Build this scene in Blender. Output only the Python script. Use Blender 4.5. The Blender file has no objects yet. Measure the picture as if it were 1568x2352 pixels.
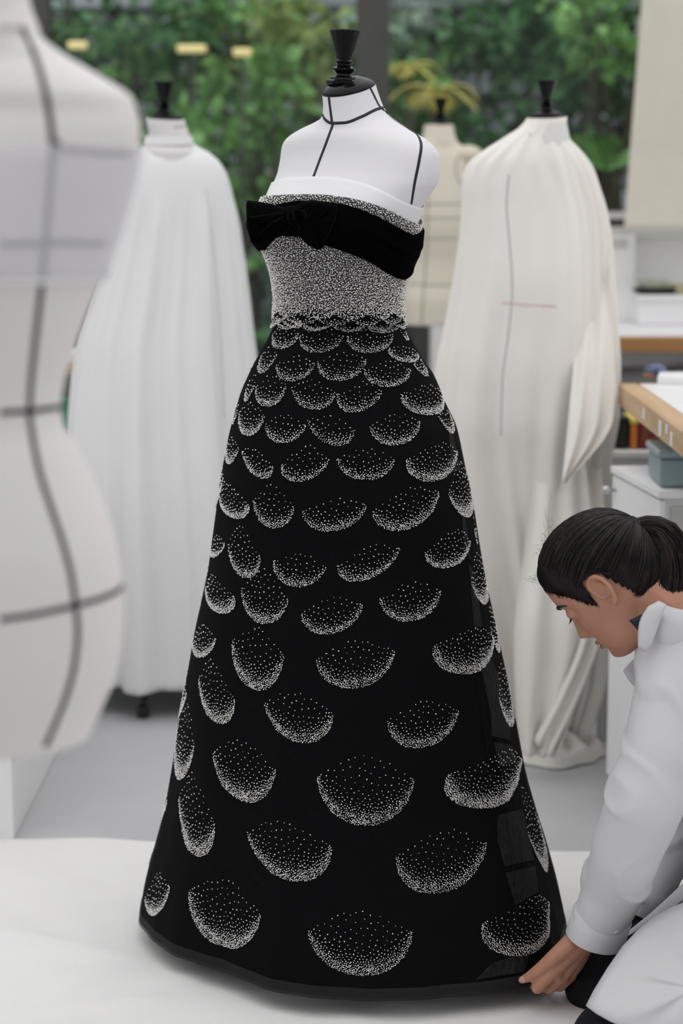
import bpy, math, random
import numpy as np
from mathutils import Vector, Matrix, noise
from mathutils.bvhtree import BVHTree

random.seed(7)
RNG = np.random.default_rng(7)
scene = bpy.context.scene
COL = scene.collection

# ---------------------------------------------------------------- camera, sky, exposure
F_PX, CAM_H, PITCH = 4640.0, 1.36, math.atan((1176 - 411) / 4640.0)
cam_data = bpy.data.cameras.new('camera')
cam_data.sensor_fit = 'VERTICAL'
cam_data.sensor_height = 36.0
cam_data.lens = 36.0 * F_PX / 2352.0
cam_data.clip_start = 0.05
cam_data.clip_end = 200
cam_data.dof.use_dof = True
cam_data.dof.focus_distance = 3.32
cam_data.dof.aperture_fstop = 2.7
cam = bpy.data.objects.new('camera', cam_data)
cam.location = (0, 0, CAM_H)
cam.rotation_euler = (math.pi / 2 - PITCH, 0, 0)
COL.objects.link(cam)
scene.camera = cam

world = bpy.data.worlds.new('overcast_sky')
world.use_nodes = True
scene.world = world
wn = world.node_tree.nodes
# overcast sky: brighter overhead than at the horizon
wl_ = world.node_tree.links
_tc = wn.new('ShaderNodeTexCoord'); _sx = wn.new('ShaderNodeSeparateXYZ'); _mr = wn.new('ShaderNodeMapRange')
_mr.inputs[1].default_value = 0.0; _mr.inputs[2].default_value = 1.0; _mr.inputs[3].default_value = 0.62; _mr.inputs[4].default_value = 1.28
wl_.new(_tc.outputs['Generated'], _sx.inputs[0]); wl_.new(_sx.outputs['Z'], _mr.inputs[0])
wl_.new(_mr.outputs[0], wn['Background'].inputs[1])
wn['Background'].inputs[0].default_value = (0.985, 0.985, 1.0, 1)

scene.view_settings.view_transform = 'Standard'
scene.view_settings.look = 'None'
scene.view_settings.gamma = 1.0
scene.view_settings.use_curve_mapping = False
scene.view_settings.exposure = 0.22

SP, CP = math.sin(PITCH), math.cos(PITCH)

def Q(x, y, D):
    """point of the place at depth D seen at reference coordinates x, y"""
    u, v = (x - 784) / F_PX, (1176 - y) / F_PX
    t = D / (CP + v * SP)
    return Vector((u * t, D, CAM_H + t * (-SP + v * CP)))

def ray(x, y):
    u, v = (x - 784) / F_PX, (1176 - y) / F_PX
    return Vector((u, CP + v * SP, -SP + v * CP)).normalized()

def QF(x, y, z=0.0):
    d = ray(x, y)
    t = (z - CAM_H) / d.z
    return Vector((0, 0, CAM_H)) + d * t

# ---------------------------------------------------------------- materials
MATS = {}

def mat(name, col, rough=0.6, metal=0.0, var=0.06, nscale=8.0, bump=0.0, bscale=60.0, spec=0.4, sheen=0.0, coat=0.0, stretch=None, alpha=1.0):
    if name in MATS:
        return MATS[name]
    m = bpy.data.materials.new(name)
    m.use_nodes = True
    nt = m.node_tree
    b = nt.nodes['Principled BSDF']
    b.inputs['Roughness'].default_value = rough
    b.inputs['Metallic'].default_value = metal
    b.inputs['Specular IOR Level'].default_value = spec
    b.inputs['Sheen Weight'].default_value = sheen
    b.inputs['Coat Weight'].default_value = coat
    tc = nt.nodes.new('ShaderNodeTexCoord')
    mp = nt.nodes.new('ShaderNodeMapping')
    if stretch:
        mp.inputs['Scale'].default_value = stretch
    nt.links.new(tc.outputs['Object'], mp.inputs['Vector'])
    n = nt.nodes.new('ShaderNodeTexNoise')
    n.inputs['Scale'].default_value = nscale
    n.inputs['Detail'].default_value = 4
    nt.links.new(mp.outputs[0], n.inputs['Vector'])
    r = nt.nodes.new('ShaderNodeValToRGB')
    r.color_ramp.elements[0].position = 0.3
    r.color_ramp.elements[1].position = 0.7
    r.color_ramp.elements[0].color = tuple(max(0, c * (1 - var)) for c in col) + (1,)
    r.color_ramp.elements[1].color = tuple(min(1, c * (1 + var)) for c in col) + (1,)
    nt.links.new(n.outputs[0], r.inputs[0])
    nt.links.new(r.outputs[0], b.inputs['Base Color'])
    if bump > 0:
        n2 = nt.nodes.new('ShaderNodeTexNoise')
        n2.inputs['Scale'].default_value = bscale
        n2.inputs['Detail'].default_value = 3
        nt.links.new(mp.outputs[0], n2.inputs['Vector'])
        bp = nt.nodes.new('ShaderNodeBump')
        bp.inputs['Strength'].default_value = bump
        bp.inputs['Distance'].default_value = 0.004
        nt.links.new(n2.outputs[0], bp.inputs['Height'])
        nt.links.new(bp.outputs[0], b.inputs['Normal'])
    if alpha < 1:
        tr = nt.nodes.new('ShaderNodeBsdfTransparent')
        mx = nt.nodes.new('ShaderNodeMixShader')
        mx.inputs[0].default_value = alpha
        out = nt.nodes['Material Output']
        nt.links.new(tr.outputs[0], mx.inputs[1])
        nt.links.new(b.outputs[0], mx.inputs[2])
        nt.links.new(mx.outputs[0], out.inputs[0])
    MATS[name] = m
    return m

def wood(name, c1, c2, scale=3.0, stretch=(1, 12, 12)):
    m = mat(name, c1, rough=0.45, var=0.05, stretch=stretch, nscale=scale)
    r = [n for n in m.node_tree.nodes if n.type == 'VALTORGB'][0]
    r.color_ramp.elements[0].color = c1 + (1,)
    r.color_ramp.elements[1].color = c2 + (1,)
    return m

def glass_mat():
    m = bpy.data.materials.new('window_glass')
    m.use_nodes = True
    nt = m.node_tree
    nt.nodes.remove(nt.nodes['Principled BSDF'])
    tr = nt.nodes.new('ShaderNodeBsdfTransparent')
    tr.inputs[0].default_value = (0.93, 0.96, 0.95, 1)
    gl = nt.nodes.new('ShaderNodeBsdfGlossy')
    gl.inputs['Roughness'].default_value = 0.03
    fr = nt.nodes.new('ShaderNodeFresnel')
    fr.inputs[0].default_value = 1.33
    mx = nt.nodes.new('ShaderNodeMixShader')
    nt.links.new(fr.outputs[0], mx.inputs[0])
    nt.links.new(tr.outputs[0], mx.inputs[1])
    nt.links.new(gl.outputs[0], mx.inputs[2])
    nt.links.new(mx.outputs[0], nt.nodes['Material Output'].inputs[0])
    return m

# ---------------------------------------------------------------- object helpers
def tag(o, label, cat, group=None, kind=None):
    if label: o['label'] = label
    if cat: o['category'] = cat
    if group: o['group'] = group
    if kind: o['kind'] = kind
    return o

def thing(name, label, cat, loc=(0, 0, 0), group=None):
    o = bpy.data.objects.new(name, None)
    o.empty_display_size = 0.1
    COL.objects.link(o)
    o.location = loc
    bpy.context.view_layer.update()
    return tag(o, label, cat, group)

def link(name, me, m, parent=None, smooth=True):
    o = bpy.data.objects.new(name, me)
    COL.objects.link(o)
    if m is not None:
        me.materials.append(m)
    if smooth and len(me.polygons):
        me.polygons.foreach_set('use_smooth', np.ones(len(me.polygons), dtype=bool))
    if parent is not None:
        o.parent = parent
        o.matrix_parent_inverse = Matrix.Translation(-wloc(parent))
    return o

def wloc(o):
    v = Vector(o.location)
    # parts live in world coordinates; only things (empties) are moved away from the origin
    p = o.parent
    if p is None:
        return v
    return v

def obj(name, verts, faces, m, parent=None, smooth=True):
    me = bpy.data.meshes.new(name)
    me.from_pydata([tuple(v) for v in verts], [], faces)
    me.update()
    return link(name, me, m, parent, smooth)

def fastmesh(name, V, T, m, parent=None, smooth=False):
    me = bpy.data.meshes.new(name)
    V = np.asarray(V, dtype=np.float32); T = np.asarray(T, dtype=np.int32)
    k = T.shape[1]
    me.vertices.add(len(V)); me.vertices.foreach_set('co', V.ravel())
    me.loops.add(T.size); me.loops.foreach_set('vertex_index', T.ravel())
    me.polygons.add(len(T)); me.polygons.foreach_set('loop_start', np.arange(0, T.size, k, dtype=np.int32))
    me.update(calc_edges=True)
    me.validate()
    return link(name, me, m, parent, smooth)

class MB:
    """collects verts / faces of one mesh"""
    def __init__(self): self.v = []; self.f = []
    def add(self, V, F):
        o = len(self.v); self.v += [tuple(p) for p in V]; self.f += [tuple(i + o for i in f) for f in F]; return self
    def box(self, x0, x1, y0, y1, z0, z1, bev=0.0):
        if bev <= 0:
            V = [(x, y, z) for z in (z0, z1) for y in (y0, y1) for x in (x0, x1)]
            F = [(0, 2, 3, 1), (4, 5, 7, 6), (0, 1, 5, 4), (2, 6, 7, 3), (0, 4, 6, 2), (1, 3, 7, 5)]
            return self.add(V, F)
        b = bev
        V = []; F = []
        L = [((x0 + b, x1 - b), (y0 + b, y1 - b), z0), ((x0, x1), (y0, y1), z0 + b), ((x0, x1), (y0, y1), z1 - b), ((x0 + b, x1 - b), (y0 + b, y1 - b), z1)]
        for i, (X, Y, Z) in enumerate(L):
            c = b * (0.6 if i in (1, 2) else 0.5)
            V += [(X[0] + c, Y[0], Z), (X[1] - c, Y[0], Z), (X[1], Y[0] + c, Z), (X[1], Y[1] - c, Z), (X[1] - c, Y[1], Z), (X[0] + c, Y[1], Z), (X[0], Y[1] - c, Z), (X[0], Y[0] + c, Z)]
        for i in range(3):
            for j in range(8):
                F.append((i * 8 + j, i * 8 + (j + 1) % 8, i * 8 + 8 + (j + 1) % 8, i * 8 + 8 + j))
        F.append(tuple(range(7, -1, -1))); F.append(tuple(range(24, 32)))
        return self.add(V, F)
    def prism(self, poly, z0, z1):
        n = len(poly)
        V = [(x, y, z0) for x, y in poly] + [(x, y, z1) for x, y in poly]
        F = [tuple(range(n - 1, -1, -1)), tuple(range(n, 2 * n))] + [(i, (i + 1) % n, n + (i + 1) % n, n + i) for i in range(n)]
        return self.add(V, F)
    def lathe(self, prof, cx, cy, n=32, tilt=None):
        V = []; F = []
        for r, z in prof:
            for j in range(n):
                a = 2 * math.pi * j / n
                V.append((cx + r * math.cos(a), cy + r * math.sin(a), z))
        for i in range(len(prof) - 1):
            for j in range(n):
                F.append((i * n + j, i * n + (j + 1) % n, (i + 1) * n + (j + 1) % n, (i + 1) * n + j))
        F.append(tuple(range(n - 1, -1, -1))); F.append(tuple(range((len(prof) - 1) * n, len(prof) * n)))
        if tilt:
            M, c = tilt
            V = [tuple(M @ (Vector(p) - c) + c) for p in V]
        return self.add(V, F)
    def tube(self, pts, rad, n=8, flat=1.0):
        pts = [Vector(p) for p in pts]
        if not hasattr(rad, '__len__'): rad = [rad] * len(pts)
        V = []; F = []
        up = None
        for i, p in enumerate(pts):
            t = (pts[min(i + 1, len(pts) - 1)] - pts[max(i - 1, 0)]).normalized()
            if up is None:
                up = Vector((0, 0, 1)) if abs(t.z) < 0.9 else Vector((0, 1, 0))
            s = t.cross(up)
            if s.length < 1e-5: s = t.cross(Vector((1, 0, 0)))
            s.normalize(); up = s.cross(t).normalized()
            for j in range(n):
                a = 2 * math.pi * j / n
                V.append(p + s * (rad[i] * math.cos(a)) + up * (rad[i] * flat * math.sin(a)))
        for i in range(len(pts) - 1):
            for j in range(n):
                F.append((i * n + j, i * n + (j + 1) % n, (i + 1) * n + (j + 1) % n, (i + 1) * n + j))
        F.append(tuple(range(n - 1, -1, -1))); F.append(tuple(range((len(pts) - 1) * n, len(pts) * n)))
        return self.add(V, F)
    def ball(self, c, r, n=16, m=10, rot=None):
        c = Vector(c); V = []; F = []
        if not hasattr(r, '__len__'): r = (r, r, r)
        for i in range(m + 1):
            ph = math.pi * i / m
            for j in range(n):
                a = 2 * math.pi * j / n
                d = Vector((r[0] * math.sin(ph) * math.cos(a), r[1] * math.sin(ph) * math.sin(a), r[2] * math.cos(ph)))
                if rot is not None: d = rot @ d
                V.append(c + d)
        for i in range(m):
            for j in range(n):
                F.append((i * n + j, (i + 1) * n + j, (i + 1) * n + (j + 1) % n, i * n + (j + 1) % n))
        return self.add(V, F)
    def cone(self, p0, p1, r0, r1, n=14):
        """rounded tapered limb piece"""
        p0, p1 = Vector(p0), Vector(p1)
        d = p1 - p0; L = max(d.length, 1e-6); t = d / L
        pts = []; rr = []
        for k in range(4, 0, -1):
            a = math.pi / 2 * k / 4.6
            pts.append(p0 - t * r0 * math.sin(a)); rr.append(r0 * math.cos(a))
        for k in range(5):
            f = k / 4; pts.append(p0 + d * f); rr.append(r0 + (r1 - r0) * f)
        for k in range(1, 5):
            a = math.pi / 2 * k / 4.6
            pts.append(p1 + t * r1 * math.sin(a)); rr.append(r1 * math.cos(a))
        return self.tube(pts, rr, n)
    def build(self, name, m, parent=None, smooth=True):
        return obj(name, self.v, self.f, m, parent, smooth)
    def bvh(self):
        return BVHTree.FromPolygons([Vector(v) for v in self.v], self.f)

def sharp(o, deg=35):
    """smooth shading that keeps hard edges"""
    me = o.data
    import bmesh
    bm = bmesh.new(); bm.from_mesh(me)
    for e in bm.edges:
        if len(e.link_faces) == 2 and e.calc_face_angle(0) > math.radians(deg):
            e.smooth = False
    bm.to_mesh(me); bm.free()
    return o

def pchip(xs, ys, x):
    xs = np.asarray(xs, float); ys = np.asarray(ys, float); x = np.asarray(x, float)
    h = np.diff(xs); d = np.diff(ys) / h
    m = np.zeros(len(xs))
    for i in range(1, len(xs) - 1):
        if d[i - 1] * d[i] > 0:
            w1, w2 = 2 * h[i] + h[i - 1], h[i] + 2 * h[i - 1]
            m[i] = (w1 + w2) / (w1 / d[i - 1] + w2 / d[i])
    m[0], m[-1] = d[0], d[-1]
    x = np.clip(x, xs[0], xs[-1])
    i = np.clip(np.searchsorted(xs, x) - 1, 0, len(h) - 1)
    t = (x - xs[i]) / h[i]
    h00 = 2 * t**3 - 3 * t**2 + 1; h10 = t**3 - 2 * t**2 + t; h01 = -2 * t**3 + 3 * t**2; h11 = t**3 - t**2
    return h00 * ys[i] + h10 * h[i] * m[i] + h01 * ys[i + 1] + h11 * h[i] * m[i + 1]

class Loft:
    """a solid of stacked rounded sections: rows (z, cx, cy, half width, half depth, tilt), turned about z by rot"""
    def __init__(self, rows, rot=0.0, expo=2.0, disp=None):
        rows = sorted(rows)
        self.k = np.array(rows, float)
        self.rot, self.expo, self.disp = rot, expo, disp
        self.zmin, self.zmax = rows[0][0], rows[-1][0]
    def par(self, z):
        return [pchip(self.k[:, 0], self.k[:, c], z) for c in range(1, 6)]
    def pt(self, th, z, off=0.0):
        th = np.asarray(th, float); z = np.asarray(z, float)
        cx, cy, A, B, tl = self.par(z)
        c, s = np.cos(th), np.sin(th)
        e = 2.0 / self.expo
        e1 = off + (self.disp(th, z) if self.disp else 0.0)
        lx = (A + e1) * np.sign(c) * np.abs(c)**e
        ly = (B + e1) * np.sign(s) * np.abs(s)**e
        R, S = math.cos(self.rot), math.sin(self.rot)
        return np.stack([cx + lx * R - ly * S, cy + lx * S + ly * R, z + tl * ly], axis=-1)
    def angle(self, p):
        """theta of a point near the surface"""
        cx, cy, A, B, tl = self.par(p[2])
        dx, dy = p[0] - cx, p[1] - cy
        R, S = math.cos(self.rot), math.sin(self.rot)
        return math.atan2((-dx * S + dy * R) / B, (dx * R + dy * S) / A)
    def grid(self, z0=None, z1=None, nt=96, nz=60, off=0.0, cap=True):
        z0 = self.zmin if z0 is None else z0; z1 = self.zmax if z1 is None else z1
        th = np.linspace(0, 2 * np.pi, nt, endpoint=False)
        zz = np.linspace(z0, z1, nz)
        T, Z = np.meshgrid(th, zz)
        P = self.pt(T, Z, off).reshape(-1, 3)
        F = [(i * nt + j, i * nt + (j + 1) % nt, (i + 1) * nt + (j + 1) % nt, (i + 1) * nt + j) for i in range(nz - 1) for j in range(nt)]
        if cap:
            F.append(tuple(range(nt - 1, -1, -1))); F.append(tuple(range((nz - 1) * nt, nz * nt)))
        return P, F
    def bvh(self, **kw):
        P, F = self.grid(**kw)
        return BVHTree.FromPolygons([Vector(p) for p in P], F)

def hit(bvh, x, y):
    loc, nor, _, _ = bvh.ray_cast(Vector((0, 0, CAM_H)), ray(x, y))
    return loc, nor

def densify(poly, step=8.0, smooth=False):
    out = []
    if smooth:
        P = np.array(poly, float)
        s = np.r_[0, np.cumsum(np.hypot(*np.diff(P, axis=0).T))]
        n = max(3, int(s[-1] / step))
        q = np.linspace(0, s[-1], n)
        return list(zip(pchip(s, P[:, 0], q), pchip(s, P[:, 1], q)))
    for (x0, y0), (x1, y1) in zip(poly[:-1], poly[1:]):
        n = max(1, int(math.hypot(x1 - x0, y1 - y0) / step))
        out += [(x0 + (x1 - x0) * k / n, y0 + (y1 - y0) * k / n) for k in range(n)]
    out.append(poly[-1])
    return out

def ribbon(bvh, poly, w, h, name, m, parent, smooth=True, step=8.0, lift=0.0):
    """a flat tape that lies on a surface, along a line over it"""
    P = []; N = []
    for x, y in densify(poly, step, smooth):
        l, n = hit(bvh, x, y)
        if l is not None:
            P.append(l); N.append(n)
    if len(P) < 2: return None
    V = []; F = []
    for i, p in enumerate(P):
        t = (P[min(i + 1, len(P) - 1)] - P[max(i - 1, 0)]).normalized()
        n = N[i]; s = n.cross(t).normalized()
        for a, b in ((-1, -0.5), (-0.9, 0.7), (0, 1), (0.9, 0.7), (1, -0.5)):
            V.append(p + s * (w * a) + n * (h * b + lift))
    for i in range(len(P) - 1):
        for j in range(5):
            F.append((i * 5 + j, i * 5 + (j + 1) % 5, (i + 1) * 5 + (j + 1) % 5, (i + 1) * 5 + j))
    F.append((4, 3, 2, 1, 0)); F.append(tuple(range((len(P) - 1) * 5, len(P) * 5)))
    return obj(name, V, F, m, parent)

def pillow(outline, thick, name, m, parent, rings=7, bulge=None, push=(0, -1, 0), crease=0.0, nrm=40, power=0.5, center=None, seed=0):
    """a soft closed body with a given rim, thick in the middle"""
    O = [Vector(p) for p in outline]
    n = len(O)
    # densify the rim
    L = []
    per = sum((O[(i + 1) % n] - O[i]).length for i in range(n))
    step = per / nrm
    for i in range(n):
        a, b = O[i], O[(i + 1) % n]
        k = max(1, int(round((b - a).length / step)))
        L += [a + (b - a) * (j / k) for j in range(k)]
    n = len(L)
    c = sum(L, Vector()) / n if center is None else Vector(center)
    d = Vector(push).normalized()
    rnd = random.Random(seed)
    ph = [rnd.uniform(0, 6.28) for _ in range(3)]
    def ring(sign):
        V = []
        for r in range(1, rings):
            f = 1 - r / rings
            for i, p in enumerate(L):
                hgt = thick * (1 - f * f)**power
                w = crease * (1 - abs(2 * f - 1)) * (math.sin(i / n * 6.283 * 7 + ph[0]) + 0.6 * math.sin(i / n * 6.283 * 13 + ph[1] + 3 * f))
                V.append(c + (p - c) * f + d * (sign * hgt + w))
        V.append(c + d * (sign * thick))
        return V
    V = list(L); F = []
    for sign in (1, -0.6):
        base = len(V); R = ring(sign); V += R
        prev = list(range(n))
        for r in range(rings - 1):
            cur = [base + r * n + i for i in range(n)]
            for i in range(n):
                q = (prev[i], prev[(i + 1) % n], cur[(i + 1) % n], cur[i])
                F.append(q if sign > 0 else q[::-1])
            prev = cur
        ci = base + (rings - 1) * n
        for i in range(n):
            q = (prev[i], prev[(i + 1) % n], ci)
            F.append(q if sign > 0 else q[::-1])
    return obj(name, V, F, m, parent)

def remesh(mb, voxel, smooth_it=4, name='tmp'):
    """one continuous skin around overlapping volumes"""
    o = mb.build(name, None)
    md = o.modifiers.new('r', 'REMESH'); md.mode = 'VOXEL'; md.voxel_size = voxel
    if smooth_it:
        s = o.modifiers.new('s', 'SMOOTH'); s.iterations = smooth_it; s.factor = 0.5
    dg = bpy.context.evaluated_depsgraph_get()
    dg.update()
    me = bpy.data.meshes.new_from_object(o.evaluated_get(dg))
    old = o.data
    bpy.data.objects.remove(o); bpy.data.meshes.remove(old)
    return me

def mesh_bvh(me):
    V = [v.co.copy() for v in me.vertices]
    return BVHTree.FromPolygons(V, [tuple(p.vertices) for p in me.polygons])
# ================================================================ the room
M_white = mat('white_paint', (0.90, 0.90, 0.895), 0.6, var=0.02, bump=0.05)
M_floor = mat('grey_resin_floor', (0.52, 0.52, 0.53), 0.45, var=0.06, nscale=2.5, bump=0.03)
M_frame = mat('dark_window_metal', (0.07, 0.07, 0.065), 0.5, var=0.1)
M_sill = mat('white_window_rail', (0.72, 0.70, 0.68), 0.5, var=0.02)
WY = 6.9   # the window wall

def structure(o):
    o['kind'] = 'structure'
    return o

structure(MB().box(-2.8, 2.6, -1.2, WY + 0.05, -0.12, 0.0).build('floor', M_floor, smooth=False))
structure(MB().box(-2.9, -2.8, 1.0, WY + 0.05, -0.12, 3.1).build('wall_left', M_white, smooth=False))
structure(MB().box(2.6, 2.7, 1.0, WY + 0.05, -0.12, 3.1).build('wall_right', M_white, smooth=False))
structure(MB().box(-2.8, 2.6, -1.3, -1.2, -0.12, 3.1).build('wall_front_blocker', M_white, smooth=False))  # unseen wall added behind the camera to cut frontal sky light
structure(MB().box(-2.9, 2.7, -1.3, 0.7, 3.1, 3.2).build('ceiling_blocker', M_white, smooth=False))  # unseen partial roof added over the camera to block low frontal sky
# low white wall under the window on the right
structure(MB().box(0.30, 2.6, WY - 0.16, WY - 0.02, 0, 1.17).build('wall_back', M_white, smooth=False))
tr = structure(MB().box(0.28, 2.6, WY - 0.20, WY + 0.02, 1.17, 1.20, 0.004).build('trim_1', M_sill, smooth=False))

M_glass = glass_mat()
def window(name, x0, x1, z0, z1):
    fw = 0.055
    f = MB()
    for (a, b, c, d) in ((x0, x0 + fw, z0, z1), (x1 - fw, x1, z0, z1), (x0 + fw, x1 - fw, z0, z0 + fw), (x0 + fw, x1 - fw, z1 - fw, z1)):
        f.box(a, b, WY, WY + 0.08, c, d)
    root = structure(f.build(name, M_frame, smooth=False))
    MB().box(x0 + fw, x1 - fw, WY + 0.035, WY + 0.043, z0 + fw, z1 - fw).build('pane', M_glass, root, smooth=False)
    return root
window('window_1', -2.78, -1.03, 0.0, 3.1)
window('window_2', -1.03, 0.105, 0.0, 3.1)
w3 = window('window_3', 0.105, 1.5, 1.17, 3.1)
structure(MB().box(0.16, 2.6, WY - 0.01, WY + 0.05, 1.228, 1.250).build('trim_2', M_sill, smooth=False))
w4 = window('window_4', 1.5, 2.6, 1.17, 3.1)
wl = window('window_5', 0.105, 0.30, 0.0, 1.17)

# ================================================================ the garden
M_board = mat('weathered_grey_boards', (0.33, 0.355, 0.38), 0.8, var=0.75, nscale=1.6, stretch=(1, 1, 7), bump=0.3, bscale=20)
M_soil = mat('garden_soil', (0.05, 0.055, 0.04), 0.95, var=0.4, nscale=6)
g = structure(MB().box(-6, 6, WY + 0.06, 12.5, -0.25, -0.06).build('garden_ground', M_soil, smooth=False))
gw = thing('garden_wall', 'weathered grey board wall behind the garden plants', 'wall', (0, 11.0, -0.06))
M_back = mat('wall_backing', (0.025, 0.03, 0.03), 0.9, var=0.3)
MB().box(-6, 6, 11.06, 11.2, -0.06, 4.6).build('backing', M_back, gw, smooth=False)
bm_ = MB().box(-6, 6, 10.98, 11.06, 0, 0.20, 0.008)
first = None
for i in range(20):
    z = -0.05 + i * 0.23
    if first is None:
        first = bm_.build('plank', M_board, gw, smooth=False); o = first
    else:
        o = first.copy(); COL.objects.link(o)
    o.location = (random.uniform(-.1, .1), random.uniform(-0.025, 0.025), z)

LEAF = {
    'bright': mat('leaf_bright_green', (0.25, 0.47, 0.15), 0.5, var=0.5, nscale=9, spec=0.3),
    'mid': mat('leaf_mid_green', (0.09, 0.22, 0.085), 0.5, var=0.6, nscale=9, spec=0.3),
    'dark': mat('leaf_dark_green', (0.018, 0.048, 0.030), 0.5, var=0.6, nscale=9, spec=0.3),
    'pale': mat('leaf_pale_green', (0.27, 0.37, 0.27), 0.5, var=0.5, nscale=9, spec=0.3),
    'lime': mat('leaf_lime_green', (0.32, 0.40, 0.13), 0.5, var=0.45, nscale=9, spec=0.3),
    'yellow': mat('leaf_yellow', (0.75, 0.63, 0.13), 0.5, var=0.3, nscale=9, spec=0.3),
}
M_stem = mat('plant_stem', (0.07, 0.06, 0.04), 0.8, var=0.3)

def leaf_cloud(pts, dirs, size, rng):
    """bent pointed leaves at pts, each pointing along dirs"""
    n = len(pts)
    d = dirs / np.linalg.norm(dirs, axis=1, keepdims=True)
    r = rng.normal(size=(n, 3)); s = np.cross(d, r); s /= np.linalg.norm(s, axis=1, keepdims=True)
    nn = np.cross(s, d)
    L = size * rng.uniform(0.6, 1.3, (n, 1)); W = L * rng.uniform(0.28, 0.42, (n, 1))
    p = pts
    V = np.stack([p, p + d * L * 0.45 + s * W + nn * L * 0.06, p + d * L * 0.5, p + d * L * 0.45 - s * W + nn * L * 0.06, p + d * L - nn * L * 0.18], axis=1).reshape(-1, 3)
    b = np.arange(n)[:, None] * 5
    T = np.concatenate([b + np.array([[0, 1, 2]]), b + np.array([[0, 2, 3]]), b + np.array([[1, 4, 2]]), b + np.array([[2, 4, 3]])])
    return V, T

def shrub(px, py, Y, rx, rz, size, colour, n, label, group='shrubs in the garden', name='garden_shrub', seed=1):
    rng = np.random.default_rng(seed)
    c = Q(px, py, Y)
    base = Vector((c.x, Y, -0.06))
    root = thing(name, label, 'shrub', base, group)
    n = int(n * (.7 if colour == 'dark' else .95))
    k = 11                                            # sprays of leaves with gaps between them
    cq = rng.normal(size=(k, 3)); cq /= np.linalg.norm(cq, axis=1, keepdims=True)
    cc = cq * rng.uniform(.35, .95, (k, 1))
    w = rng.integers(0, k, n)
    q = rng.normal(size=(n, 3)); q /= np.linalg.norm(q, axis=1, keepdims=True)
    ext = np.array([rx, min(rx, 0.45), rz])
    pts = np.array(c) + (cc[w] + q * rng.uniform(.1, 1, (n, 1))**.6 * np.array([.36, .36, .26])) * ext
    dirs = q + cc[w] * .6 + rng.normal(size=(n, 3)) * 0.4 + np.array([0, -0.35, -0.3])
    V, T = leaf_cloud(pts, dirs, size, rng)
    o = fastmesh('foliage', V, T, LEAF[colour], root)
    o['kind'] = 'stuff'
    for k in range(4):
        e = Vector(pts[rng.integers(n)]); s = base + Vector((rng.uniform(-.06, .06), rng.uniform(-.06, .06), 0))
        mid = (s + e) / 2 + Vector((rng.uniform(-.08, .08), 0, 0.1))
        MB().tube([s, s.lerp(mid, .6), mid, mid.lerp(e, .6), e], [.016, .014, .012, .009, .005], 6).build('stem', M_stem, root)
    return root

SH = [
 (170, 60, 8.6, .55, .35, .085, 'mid', 520, 'mid green leafy shrub by the dark window frame behind the big taped form'),
 (430, 40, 8.9, .60, .32, .080, 'bright', 520, 'bright green leafy branches high above the white draped cape'),
 (330, 190, 9.6, .70, .50, .090, 'dark', 700, 'dark green bush on the board wall above the white cape'),
 (560, 330, 8.2, .42, .34, .085, 'bright', 620, 'bright green broad leaved bush between the white cape and the gown'),
 (690, 75, 8.8, .46, .30, .090, 'lime', 460, 'yellowish green tree branch beside the dark centre mullion'),
 (600, 470, 9.0, .40, .40, .080, 'mid', 520, 'mid green bush low between the white cape and the velvet bow'),
 (590, 760, 8.2, .34, .30, .130, 'pale', 150, 'pale green large leaved plant low beside the gown waist'),
 (640, 880, 8.8, .40, .40, .090, 'dark', 420, 'dark green undergrowth beside the gown hip'),
 (930, 60, 8.9, .40, .26, .080, 'pale', 380, 'pale green leaves to the right of the mannequin handle'),
 (1180, 70, 9.0, .50, .34, .080, 'mid', 560, 'mid green tree branches above the ivory muslin form'),
 (1330, 130, 8.6, .48, .46, .080, 'mid', 620, 'dense mid green foliage beside the calico curtain'),
 (1160, 230, 9.8, .70, .50, .085, 'dark', 760, 'dark green bush behind the ivory muslin form'),
 (1420, 60, 8.2, .30, .30, .080, 'bright', 300, 'bright green leaves at the top edge of the calico curtain'),
 (880, 220, 8.8, .34, .26, .075, 'bright', 340, 'light green foliage just behind the mannequin neck'),
 (1130, 320, 8.6, .40, .28, .085, 'mid', 380, 'mid green plant between the cream form and the muslin form'),
 (1400, 330, 9.2, .50, .50, .085, 'dark', 560, 'dark green shrub under the curtain edge by the window rail'),
 (80, 300, 9.4, .60, .70, .090, 'mid', 500, 'mid green bush hidden behind the big taped form'),
 (-200, 200, 9.0, .70, .70, .090, 'mid', 500, 'mid green bush beyond the left window'),
 (1700, 250, 9.0, .70, .70, .090, 'mid', 500, 'mid green bush beyond the right window'),
]
for i, (px, py, Y, rx, rz, sz, c, n, lab) in enumerate(SH):
    shrub(px, py, Y, rx, rz, sz, c, n, lab, seed=i + 3)

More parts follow.
